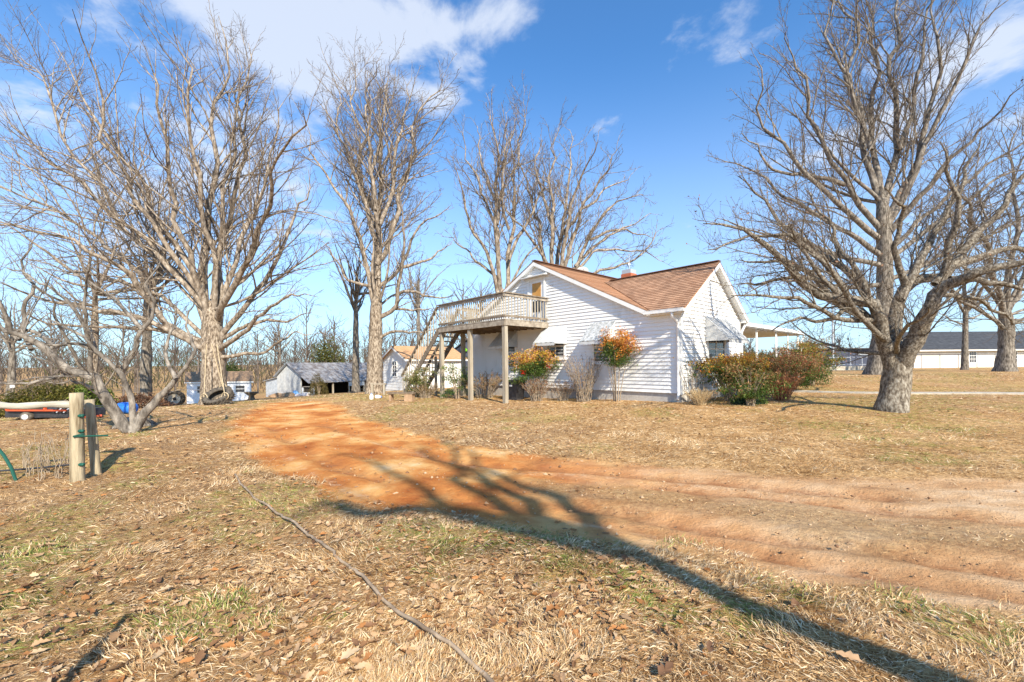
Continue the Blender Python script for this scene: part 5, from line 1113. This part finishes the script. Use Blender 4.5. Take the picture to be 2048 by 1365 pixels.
# ------------------------------------------------------------------ distant wood
def wood():
    rng = np.random.RandomState(77); Vs = []; Qs = []; off = 0; GV = []
    for i in range(240):
        az = rng.uniform(-62, 60); D_ = rng.uniform(60, 170)
        px = CX+F*math.tan(math.radians(az)); x = math.tan(math.radians(az))*D_
        if x > 8 and D_ < 75: D_ = rng.uniform(85, 170); x = math.tan(math.radians(az))*D_
        z = float(terr(x, D_)); Hh = rng.uniform(8, 14.5)*(1.15 if az < 0 else .5)
        n = 26; P = np.zeros((n+1, 5, 3))
        for q in range(5): P[0, q] = (x, D_, z+Hh*q/4)
        R = np.zeros((n+1, 5)); R[0] = np.linspace(.2, .04, 5)
        for j in range(n):
            h0 = rng.uniform(.25, .9); a = rng.uniform(0, 6.28); el = rng.uniform(.5, 1.2); L_ = Hh*.42*(1.1-h0*.6)
            d_ = np.array((math.cos(a)*math.cos(el), math.sin(a)*math.cos(el), math.sin(el)))
            for q in range(5): P[j+1, q] = np.array((x, D_, z+Hh*h0))+d_*L_*q/4+rng.normal(0, .12, 3)*(q > 0)
            R[j+1] = np.linspace(.07, .02, 5)
        V, Q = tubes(P, R, 3); Vs.append(V); Qs.append(Q+off); off += len(V)
        cp, cr = child(P[1:], R[1:], rng, .8, n=3, lenf=.4, lmin=.4, lmax=2.5, rmin=.018, maxn=2); V, Q = tubes(cp, cr, 3); Vs.append(V); Qs.append(Q+off); off += len(V)
    o = link('distant_wood', npmesh('distant_wood', np.concatenate(Vs), np.concatenate(Qs)), M_twig2); o['kind'] = 'stuff'; tag(o, 'hazy grey brown leafless wood along the skyline', 'wood')
    # undergrowth and evergreen tops, one mass
    n = 36000; az = np.radians(rng.uniform(-62, 60, n)); D_ = rng.uniform(75, 150, n); x = np.tan(az)*D_; hh = np.where(az < 0.05, 10.5, 3.4)*(.25+fbm(x*.06+3, D_*.06, 3))
    z = terr(x, D_)+rng.uniform(0, 1, n)**.8*hh; C = np.stack((x, D_, z), 1)
    k = fbm(x*.045+20, D_*.04, 2); LV, LQ, LC = leaf_cards(C, rng, .9, 2.6, [(.09, .068, .05), (.15, .118, .088), (.115, .093, .065)], aspect=.07, bend=.1, vert=2.2)
    gsel = np.repeat(k > .56, 4); LC[gsel] = LC[gsel]*np.array((.55, .85, .35))
    o = link('distant_undergrowth', npmesh('distant_undergrowth', LV, LQ, None, LC), M_leaf); o['kind'] = 'stuff'; tag(o, 'brown and olive undergrowth at the foot of the far wood', 'undergrowth')
wood()

# ------------------------------------------------------------------ tyre swing, loose wheels
def tyre_mesh(R, r, w, lugs=22):
    mb = MB(); prof = [(R-r*.95, -w*.36), (R-r*.45, -w*.5), (R-r*.1, -w*.46), (R, -w*.30), (R+.01, 0), (R, w*.30), (R-r*.1, w*.46), (R-r*.45, w*.5), (R-r*.95, w*.36), (R-r*.88, w*.30), (R-r*.2, w*.34), (R-r*.14, 0), (R-r*.2, -w*.34), (R-r*.88, -w*.30)]
    mb.lathe(prof, 44, None, True); return mb
def lug_mesh(R, w, side, h=.05, wd=.07):
    mb = MB(); s = side
    for (p, q, z0, z1) in (((0, .0), (.16, .0), 0.01*s, w*.47*s),):
        P = []
        for rr in (R-.02, R+h):
            for a, z in ((0, z0), (wd/R, z0), ((wd+.2)/R, z1), (.2/R, z1)): P.append((rr*math.cos(a), rr*math.sin(a), z))
        mb.hexa(P)
    return mb
def tyre(parent, R, r, w, M, lugs=22, h=.045):
    o = tyre_mesh(R, r, w).build('tyre', M_rubber, parent, True); o.matrix_local = M
    for sgn in (-1, 1):
        me = lug_mesh(R, w, sgn, h).build('tread_lug', M_rubber, o)
        me.rotation_euler = (0, 0, 0)
        for i in range(1, lugs):
            c = me.copy(); COL.objects.link(c); c.parent = o; c.rotation_euler = (0, 0, 2*math.pi*(i+(.5 if sgn > 0 else 0))/lugs)
    return o
b = onground(435, 18.6); c = at(437, 797, 18.6)
sw = thing('tyre_swing', 'large tractor tyre swing hanging by ropes in front of the big tree', 'tyre swing', b)
tz = max(c[2]-b[2], .30)
MT = Matrix.Translation((0.05, 0, tz+.02)) @ Matrix.Rotation(math.radians(36), 4, 'X') @ Matrix.Rotation(math.radians(-4), 4, 'Y')
tyre(sw, .56, .25, .40, MT)
lim = at(432, 690, 19.2)-b
for ang in (200, 340, 90):
    a = math.radians(ang); p = MT @ Vector((.5*math.cos(a), .5*math.sin(a), .18)); topp = Vector(lim)+Vector((.25*math.cos(a)+.05, -.35, 0))
    MB().tube([p, (p+topp)/2+Vector((0, 0, -.02)), topp], .017, 6).build('rope', M_rope, sw)
    MB().lathe([(.13, .0), (.15, .03), (.17, .0), (.15, -.03)], 12, Matrix.Translation(p) @ Matrix.Rotation(math.radians(90), 4, 'X'), True).build('rope_loop', M_rope, sw)
b = onground(350, 27.0); wh = thing('tractor_wheel', 'old tractor wheel with pale rim leaning by the white shed', 'wheel', b)
MT = Matrix.Translation((0, 0, .44)) @ Matrix.Rotation(math.radians(25), 4, 'Z') @ Matrix.Rotation(math.radians(-12), 4, 'Y') @ Matrix.Rotation(math.radians(90), 4, 'X') 
ty = tyre(wh, .48, .17, .40, MT)
rim = MB().lathe([(.33, .20), (.31, .17), (.25, .15), (.12, .10), (.001, .10)], 26).build('rim', M_rim, wh, True); rim.matrix_local = MT
rim2 = MB().lathe([(.10, .11), (.08, .17), (.001, .17)], 14).build('hub', M_black, wh); rim2.matrix_local = MT
b = onground(455, 26.0); w2 = thing('loose_tyre', 'worn tyre leaning behind the foot of the big tree trunk', 'tyre', b+np.array((-1.1, 0, 0)))
tyre(w2, .45, .2, .28, Matrix.Translation((0, 0, .4)) @ Matrix.Rotation(math.radians(70), 4, 'X'), 18, .03)
# stone bird bath-like planter right of shed
b = onground(503, 30); pl_ = thing('planter', 'low dark iron planter right of the tyre swing', 'planter', b); MB().lathe([(.001, 0), (.3, 0), (.22, .1), (.16, .3), (.42, .5), (.46, .58), (.40, .58), (.001, .5)], 18).build('bowl', M_wooddark, pl_, True); MB().box((0, 0, .02), (.62, .62, .06)).build('foot', M_wooddark, pl_)

# ------------------------------------------------------------------ fence, posts, trailer, barrel
def wood_post(parent, h, r, lean=(0, 0), name='post'):
    rng = np.random.RandomState(int(h*1000)); pts = [(lean[0]*f_, lean[1]*f_, -.15+(h+.15)*f_) for f_ in np.linspace(0, 1, 10)]
    mb = MB(); mb.tube(pts, [r*(1.08-.1*f_+.02*math.sin(f_*14)) for f_ in np.linspace(0, 1, 10)], 18); return mb.build(name, M_post, parent, True)
fb = hit(155, 962); fence = thing('fence_corner', 'weathered round fence post with brace, pale rail and green insulators', 'fence', fb)
po_ = wood_post(fence, 1.16, .070); po_.data.polygons[-1].use_smooth = False
pb = wood_post(fence, 1.05, .052, (-.10, .0), 'brace_post'); pb.location = (float(at(193, 800, fb[1]+.30)[0]-fb[0]), .30, 0)
ra = MB(); end = at(-60, 812, 5.6)-fb; st = np.array((-.04, .0, 1.0)); pts = [st+(end-st)*f_+np.array((0, 0, .012*math.sin(f_*9))) for f_ in np.linspace(0, 1, 12)]
ra.tube(pts, [.045+.006*math.sin(i*1.7) for i in range(12)], 10); ra.build('rail', mat('pale_rail', (.28, .25, .19), (.55, .51, .43), 10, .9, .4, 50, (.1, 1, 1)), fence, True)
for z in (.42, .66, .86, .22): 
    if z == .42: continue
    ins = MB().lathe([(.001, .05), (.03, .05), (.036, .02), (.028, .0), (.036, -.02), (.03, -.05), (.001, -.05)], 12, Matrix.Translation((.088, -.03, z)) @ Matrix.Scale(.62, 4) @ Matrix.Rotation(math.radians(90), 4, 'Y')).build('insulator', M_bolt, fence, True)
MB().tube([(.10, 0, .62), (.04, -.09, .60), (.22, .2, .56)], .012, 6).build('strap', M_bolt, fence)
for (x0, y0, x1, y1, dd) in ((-40, 985, 530*.2637, 930, 5.5), (-20, 900, 140, 790, 6.5)):
    pass
gw = MB(); pw = [at(-40, 945, 5.9)-fb, at(60, 938, 6.0)-fb, at(140, 930, 5.6)-fb]; gw.tube(pw, .014, 6); gw.build('lower_wire', M_black, fence)
gs = hit(22, 962); hs_ = thing('green_stake', 'bent green metal stake at the left edge near the fence', 'stake', gs)
MB().tube([at(33, 965, gs[1])-gs, at(22, 935, gs[1])-gs, at(8, 912, gs[1])-gs, at(-10, 890, gs[1])-gs], .018, 8).build('stake', M_bolt, hs_); MB().tube([at(-12, 975, gs[1])-gs, at(10, 972, gs[1])-gs+np.array((0, .1, 0)), at(20, 968, gs[1])-gs], .012, 6).build('loop', M_bolt, hs_)
tp_ = np.array((-2.31, 2.55)); hh = 1.25; base2 = tp_+sunback[:2]*hh/math.tan(SUN_EL); tpo = thing('steel_post', 'thin steel fence post just outside the lower left of the picture', 'post', (base2[0], base2[1], float(terr(base2[0], base2[1]))))
MB().box((0, 0, .55), (.035, .012, 1.35)).build('blade', M_bolt, tpo); MB().box((0, .02, .55), (.01, .035, 1.35)).build('rib', M_bolt, tpo); MB().box((.02, 0, .95), (.09, .04, .06)).build('insulator', M_black, tpo)
# dry weeds beside the post
for i, (px, py, h) in enumerate(((60, 955, .55), (80, 962, .75), (100, 950, .6), (118, 958, .7), (48, 940, .5), (128, 940, .6))):
    bareshrub('dry_weed', ('thin dead weed stalks left of the fence post' if True else ''), hit(px, py), h, .22, 300+i, n=5, lv=1, stemr=.006, group='dead weed stalks by the fence post')
# trailer with red frame
tb = onground(75, 14.0); trl = thing('utility_trailer', 'black utility trailer carrying a red tubular frame beyond the fence', 'trailer', tb, rz=math.radians(-6)); trl.scale = (.95, .8, .66)
MB().box((.75, 0, .32), (2.6, 1.2, .36)).build('bed', M_black, trl)
for y in (-.62, .62): MB().box((.75, y, .56), (2.6, .05, .06)).build('side_rail', M_black, trl)
for x, y in ((.35, -.64), (.35, .64)):
    w_ = MB().lathe([(.12, -.08), (.2, -.09), (.22, -.05), (.22, .05), (.2, .09), (.12, .08)], 22).build('wheel', M_rubber, trl, True); w_.matrix_local = Matrix.Translation((x, y, .2)) @ Matrix.Rotation(math.radians(90), 4, 'X'); 
    rm = MB().lathe([(.001, .05), (.10, .06), (.14, .085), (.14, -.085), (.1, -.06), (.001, -.05)], 18).build('rim', M_trim, w_)
fr_ = MB()
for a, b_ in (((-.35, -.7, .5), (1.9, -.7, .5)), ((-.35, -.7, .72), (1.9, -.7, .74)), ((-.35, -.7, .5), (-.35, -.7, .72)), ((1.1, -.7, .5), (1.1, -.7, .73))): fr_.bar(a, b_, .07, .07)
fr_.build('red_frame', M_red, trl)
for i in range(6):
    MB().bar((1.4+i*.13, -.7, .4), (1.75+i*.14, -.6, .95-i*.03), .03, .04).build('arm', M_metal if i % 2 else M_black, trl)
MB().bar((2.05, -.55, .1), (2.9, -.5, .22), .08, .08).build('draw_bar', M_red, trl); MB().bar((2.05, .4, .12), (2.9, -.45, .22), .08, .08).build('draw_bar', M_red, trl); MB().bar((1.9, -.6, .12), (1.9, .5, .12), .08, .08).build('cross_bar', M_red, trl)
bb_ = onground(253, 14.5); br_ = thing('blue_barrel', 'bright blue plastic barrel lying behind the leaning tree', 'barrel', bb_)
Mb = Matrix.Translation((0, 0, .2)) @ Matrix.Rotation(math.radians(80), 4, 'Z') @ Matrix.Rotation(math.radians(90), 4, 'X')
MB().lathe([(.001, -.28), (.17, -.28), (.19, -.25), (.2, -.1), (.205, -.08), (.2, -.06), (.2, .06), (.205, .08), (.2, .1), (.19, .25), (.17, .28), (.001, .28)], 22, Mb).build('body', M_blue, br_, True); MB().lathe([(.001, .31), (.05, .31), (.05, .28)], 10, Mb).build('cap', M_black, br_)
# white marker board on the far left
wb_ = onground(25, 24); sg_ = thing('white_board', 'small white board on a stake at the far left above the juniper', 'board', wb_); MB().box((0, 0, 1.75), (.26, .03, .26)).build('panel', M_trim, sg_); MB().box((0, .03, .8), (.05, .04, 1.9)).build('stake', M_wood, sg_)
# bench, rail, jugs, bin
b = hit(803, 803)+0; bz = float(terr(b[0], b[1])); bench = thing('low_bench', 'low rough wooden bench at the foot of the stairs', 'bench', (b[0], b[1], bz), rz=math.radians(-8))
MB().box((0, 0, .34), (1.15, .34, .07)).build('seat', M_wooddark, bench); MB().box((.35, -.13, .15), (.34, .06, .3)).build('front_block', M_cedar, bench)
for x in (-.45, .48): MB().box((x, 0, .13), (.09, .28, .34)).build('leg', M_cedar, bench)
b = onground(757, 22.5); rl = thing('hitching_rail', 'short wooden rail on two posts in front of the tall slender tree', 'rail', b, rz=math.radians(-5))
for x in (-.32, .32): MB().box((x, 0, .25), (.10, .10, .62)).build('post', M_wood, rl)
MB().box((0, 0, .58), (.85, .12, .07)).build('rail', M_woodh, rl)
for i, (px, dd, lab) in enumerate(((743, 19.0, 'white plastic jug standing on the lawn left of the bench'), (751, 19.3, 'white plastic jug lying beside the standing jug'))):
    b = onground(px, dd); j = thing('plastic_jug', lab, 'jug', b, 'jugs on the lawn'); Mj = Matrix.Identity(4) if i == 0 else Matrix.Translation((0, 0, .09)) @ Matrix.Rotation(math.radians(90), 4, 'Y')
    MB().lathe([(.001, 0), (.085, 0), (.09, .02), (.09, .16), (.07, .2), (.03, .24), (.03, .27), (.001, .27)], 16, Mj).build('body', M_trim, j, True); MB().lathe([(.034, .255), (.034, .285), (.001, .285)], 10, Mj).build('cap', M_blue, j)
b = onwall(1031, -1.0); bn = thing('waste_bin', 'black plastic bin in the shade behind the nearest deck post', 'bin', b, rz=math.radians(-40))
MB().poly([(-.24, -.24, 0), (.24, -.24, 0), (.24, .24, 0), (-.24, .24, 0), (-.3, -.3, .78), (.3, -.3, .78), (.3, .3, .78), (-.3, .3, .78)], [(3, 2, 1, 0), (0, 1, 5, 4), (1, 2, 6, 5), (2, 3, 7, 6), (3, 0, 4, 7), (4, 5, 6, 7)]).build('body', M_black, bn); MB().box((0, 0, .81), (.66, .66, .06)).build('lid', M_black, bn); MB().box((0, -.31, .6), (.14, .01, .06)).build('label_plate', M_trim, bn)

# ------------------------------------------------------------------ pipe across the foreground
pp = [(470, 955), (480, 970), (495, 988), (530, 1015), (585, 1050), (640, 1095), (700, 1145), (745, 1188), (790, 1228), (850, 1270), (905, 1300), (950, 1340), (985, 1375), (1010, 1410)]
pts = np.array([hit(x, y) for x, y in pp]); pts = resample(pts, 90, np.random.RandomState(2), .004); pts[:, 2] = terr(pts[:, 0], pts[:, 1])+.022+.012*np.sin(np.arange(90)*.5)+.02*(fbm(pts[:, 0]*.9, pts[:, 1]*.9, 4)-.5)*2
pts[:, 2] += .012
tag(MB().tube(pts, .0105, 10).build('water_pipe', M_hose, None, True), 'thin brown pipe snaking through the dry grass of the foreground', 'pipe')

# ------------------------------------------------------------------ grass and leaves
def gheight(X, Y):
    z = terr(X, Y); dirt, strip = fields(X, Y); near = 1-sst(15, 40, np.hypot(X, Y))
    z = z+near*((fbm(X*.9, Y*.9, 4)-.5)*.07*(1-.4*dirt)+(fbm(X*5, Y*5, 3)-.5)*.035*(1-.55*dirt)*(1-sst(4, 8, np.hypot(X, Y)))-.045*dirt*(1-strip)+.02*strip*fbm(X*7+4, Y*7, 2))
    mound = pixpoly([(215, 930), (290, 898)]); return z+.16*np.exp(-(segdist(X, Y, mound, False)/.45)**2), dirt, strip
PALG = np.array([(.62, .425, .215), (.76, .58, .355), (.53, .33, .15), (.36, .20, .09), (.82, .68, .47)])
def grass(seed, n, d0, d1, bent):
    rng = np.random.RandomState(seed)
    D_ = np.exp(rng.uniform(math.log(d0), math.log(d1), n)); az = np.radians(rng.uniform(-54, 54, n)); X = np.tan(az)*D_; Y = D_
    z, dirt, strip = gheight(X, Y)
    dens = .25+1.25*fbm(X*1.6+2, Y*1.6+5, 3)*(.6+.8*fbm(X*6, Y*6+3, 2))
    keep = rng.uniform(0, 1, n) < np.clip(dens, 0, 1)*np.clip(1-dirt*1.1+strip*dirt*.35, 0, 1); hx = (X-C0[0])*es[0]+(Y-C0[1])*es[1]; ht = (X-C0[0])*et[0]+(Y-C0[1])*et[1]
    keep &= ~((hx > 0) & (hx < 11.3) & (ht > 0))
    X, Y, z, D_ = X[keep], Y[keep], z[keep], D_[keep]; n = len(X)
    L_ = rng.uniform(.025, .09, n)*np.clip(D_/5, .9, 1.5); a = rng.normal(0, .9, n)+6.28*fbm(X*1.3, Y*1.3, 2)*1.6; el = np.radians(rng.uniform(1, 30, n)*np.clip(5/D_, .35, 1))
    tuft = fbm(X*3.3+8, Y*3.3, 2) > .64; el[tuft] = np.radians(rng.uniform(12, 60, tuft.sum())*np.clip(6/D_[tuft], .4, 1)); L_[tuft] *= 1.2
    d_ = np.stack((np.cos(a)*np.cos(el), np.sin(a)*np.cos(el), np.sin(el)), 1); w = (.0010+.00042*D_)[:, None]*rng.uniform(.6, 1.4, n)[:, None]
    sdv = np.stack((-np.sin(a), np.cos(a), rng.normal(0, .6, n)), 1); B = np.stack((X, Y, z-.004), 1); mid = B+d_*L_[:, None]*.55; tip = B+d_*L_[:, None]+rng.normal(0, .006, (n, 3)); tip[:, 2] -= L_*rng.uniform(.0, .35, n); tip[:, 2] = np.maximum(tip[:, 2], z+.004)
    c = PALG[rng.choice(5, n, p=[.33, .25, .22, .12, .08])]*rng.uniform(.75, 1.15, n)[:, None]
    gp = .75*sst(.60, .70, fbm(X*.8+40, Y*.8+9, 4)+.08*sst(-.5, -3.5, X)+.13*sst(9, 11, Y)*sst(6, 9, X)); gp = np.maximum(gp, moss(X, Y)); gsel = rng.uniform(0, 1, n) < gp*.7; c[gsel] = np.array([(.20, .22, .045), (.36, .36, .10), (.13, .18, .035)])[rng.randint(0, 3, gsel.sum())]
    if bent:
        V = np.stack((B-sdv*w, B+sdv*w, mid+sdv*w*.8, mid-sdv*w*.8, tip), 1).reshape(-1, 3); b = np.arange(n)*5
        return V, np.concatenate((np.stack((b, b+1, b+2), 1), np.stack((b, b+2, b+3), 1), np.stack((b+3, b+2, b+4), 1))), np.repeat(c, 5, axis=0)
    V = np.stack((B-sdv*w, B+sdv*w, tip), 1).reshape(-1, 3); b = np.arange(n)*3
    return V, np.stack((b, b+1, b+2), 1), np.repeat(c, 3, axis=0)
V1, T1, c1 = grass(8, 190000, 1.15, 3.6, True); V2, T2, c2 = grass(9, 480000, 3.0, 28, False)
o = link('dry_grass', npmesh('dry_grass', np.concatenate((V1, V2)), None, np.concatenate((T1, T2+len(V1))), np.concatenate((c1, c2))), M_grass); o['kind'] = 'stuff'; tag(o, 'matted dry straw coloured lawn grass with a few green tufts', 'grass')
def leaf_shape(C, yaw, tilt, size, rng):
    """lobed oak-like leaf as a curled fan: 10 outline points + centre"""
    n = len(C); prof = np.array([(-.55, .02), (-.30, .15), (-.20, .12), (-.02, .24), (.08, .17), (.26, .22), (.32, .12), (.5, 0), (.32, -.12), (.26, -.22), (.08, -.17), (-.02, -.24), (-.20, -.12), (-.30, -.15)]); m = len(prof)
    cur = rng.uniform(.4, 2.4, n)[:, None]; lx = np.repeat(prof[None, :, 0], n, 0); ly = np.repeat(prof[None, :, 1], n, 0)*rng.uniform(.75, 1.2, n)[:, None]; lz = cur*(ly**2)*2.0+rng.uniform(-.5, .9, n)[:, None]*lx**2+rng.normal(0, .03, (n, m))
    ctr = np.zeros((n, 1)); lx = np.concatenate((lx, ctr), 1)*size[:, None]; ly = np.concatenate((ly, ctr), 1)*size[:, None]; lz = np.concatenate((lz, ctr), 1)*size[:, None]
    ct, st_ = np.cos(tilt)[:, None], np.sin(tilt)[:, None]; ly2 = ly*ct-lz*st_; lz2 = ly*st_+lz*ct; cy, sy = np.cos(yaw)[:, None], np.sin(yaw)[:, None]
    V = np.stack((lx*cy-ly2*sy+C[:, 0:1], lx*sy+ly2*cy+C[:, 1:2], lz2+C[:, 2:3]), 2); b = np.arange(n)[:, None]*(m+1)
    T = np.concatenate([np.stack((b[:, 0]+i, b[:, 0]+(i+1) % m, b[:, 0]+m), 1) for i in range(m)]); return V.reshape(-1, 3), T, m+1
LEAFC = np.array([(.37, .215, .105), (.45, .285, .155), (.25, .13, .06), (.52, .37, .22), (.36, .16, .055), (.18, .095, .05)])
def leaves():
    rng = np.random.RandomState(15); n = 15500
    D_ = np.exp(rng.uniform(math.log(1.2), math.log(16), n)); az = np.radians(rng.uniform(-54, 54, n)); X = np.tan(az)*D_; Y = D_
    z, dirt, strip = gheight(X, Y); lf2 = sst(.36, .60, fbm(X*.33+11, Y*.33+2, 3)+.20*sst(0, -3, X)-.16*sst(.2, 3, X))
    near_h = np.exp(-(segdist(X, Y, np.array([Hs(4, -3.5, 0)[:2], Hs(0, -3, 0)[:2]]), False)/2)**2)*.35
    keep = rng.uniform(0, 1, n) < (np.clip(lf2*.62+.07+near_h, 0, 1)*np.clip(1-dirt*.93, 0, 1)); X, Y, z, D_ = X[keep], Y[keep], z[keep], D_[keep]; n = len(X)
    size = rng.uniform(.03, .075, n)*np.clip(D_/6, 1, 1.3); C = np.stack((X, Y, z+size*.14+.008), 1); V, T, m = leaf_shape(C, rng.uniform(0, 6.28, n), rng.normal(0, .55, n), size, rng)
    c = LEAFC[rng.choice(6, n, p=[.28, .22, .18, .12, .12, .08])]*rng.uniform(.8, 1.15, n)[:, None]
    o = link('fallen_leaves', npmesh('fallen_leaves', V, None, T, np.repeat(c, m, axis=0)), M_litter); o['kind'] = 'stuff'; tag(o, 'brown curled fallen leaves scattered over the lawn', 'leaves')
    # the largest ones nearest the viewer, one object each
    spots = [(228, 1288, .15), (95, 1098, .16), (400, 1330, .16), (640, 1150, .12), (470, 1140, .12), (1330, 1350, .15), (860, 1130, .11), (240, 1350, .15), (60, 1180, .14), (700, 1320, .14), (1105, 1230, .13), (1590, 1215, .13), (1640, 1196, .11), (1240, 1180, .12), (560, 1205, .12), (330, 1190, .13), (180, 1240, .14), (1420, 1300, .14), (760, 1210, .12), (1700, 1330, .14)]
    for i, (px, py, s_) in enumerate(spots):
        h_ = hit(px, py); zz = float(gheight(np.array([h_[0]]), np.array([h_[1]]))[0][0]); V, T, m = leaf_shape(np.array([(0, 0, 0.)]), rng.uniform(0, 6.28, 1), rng.normal(0, .35, 1), np.array([s_*.78]), rng)
        cc = LEAFC[i % 6]*rng.uniform(.9, 1.2); o = link('fallen_leaf', npmesh('fallen_leaf', V, None, T, np.repeat(cc[None], m, 0)), M_litter); o.location = (h_[0], h_[1], zz+.035); tag(o, 'large curled brown oak leaf lying on the foreground grass', 'leaf', 'large oak leaves in the foreground')
leaves()

def clods():
    rng = np.random.RandomState(33); n = 16000
    D_ = np.exp(rng.uniform(math.log(1.8), math.log(14), n)); az = np.radians(rng.uniform(-54, 54, n)); X = np.tan(az)*D_; Y = D_
    z, dirt, strip = gheight(X, Y); keep = rng.uniform(0, 1, n) < np.clip(dirt, 0, 1)*(.10+.9*strip+.35*(fbm(X*1.5, Y*1.5, 3) > .56)); X, Y, z, D_ = X[keep], Y[keep], z[keep], D_[keep]; n = len(X)
    sz = rng.uniform(.004, .014, n)*np.where(rng.uniform(0, 1, n) < .12, 1.9, 1.0)*np.clip(D_/5, .8, 1.5)
    oc = np.array([(1, 0, 0), (-1, 0, 0), (0, 1, 0), (0, -1, 0), (0, 0, 1), (0, 0, -1)], float)*1.0
    V = oc[None]*sz[:, None, None]*rng.uniform(.6, 1.4, (n, 6, 1)); V[:, :, 2] *= .7; a = rng.uniform(0, 6.28, n); ca, sa = np.cos(a)[:, None], np.sin(a)[:, None]
    V = np.stack((V[:, :, 0]*ca-V[:, :, 1]*sa+X[:, None], V[:, :, 0]*sa+V[:, :, 1]*ca+Y[:, None], V[:, :, 2]+z[:, None]+sz[:, None]*.3), 2).reshape(-1, 3)
    f = np.array([(0, 2, 4), (2, 1, 4), (1, 3, 4), (3, 0, 4), (2, 0, 5), (1, 2, 5), (3, 1, 5), (0, 3, 5)]); T = (np.arange(n)[:, None, None]*6+f[None]).reshape(-1, 3)
    pal = np.array([(.34, .20, .11), (.46, .28, .15), (.24, .13, .07), (.55, .38, .23)]); c = pal[rng.randint(0, 4, n)]
    o = link('soil_clods', npmesh('soil_clods', V, None, T, np.repeat(c, 6, axis=0)), M_litter); o['kind'] = 'stuff'; tag(o, 'small clods and crumbs of clay scattered on the driveway', 'soil')
clods()
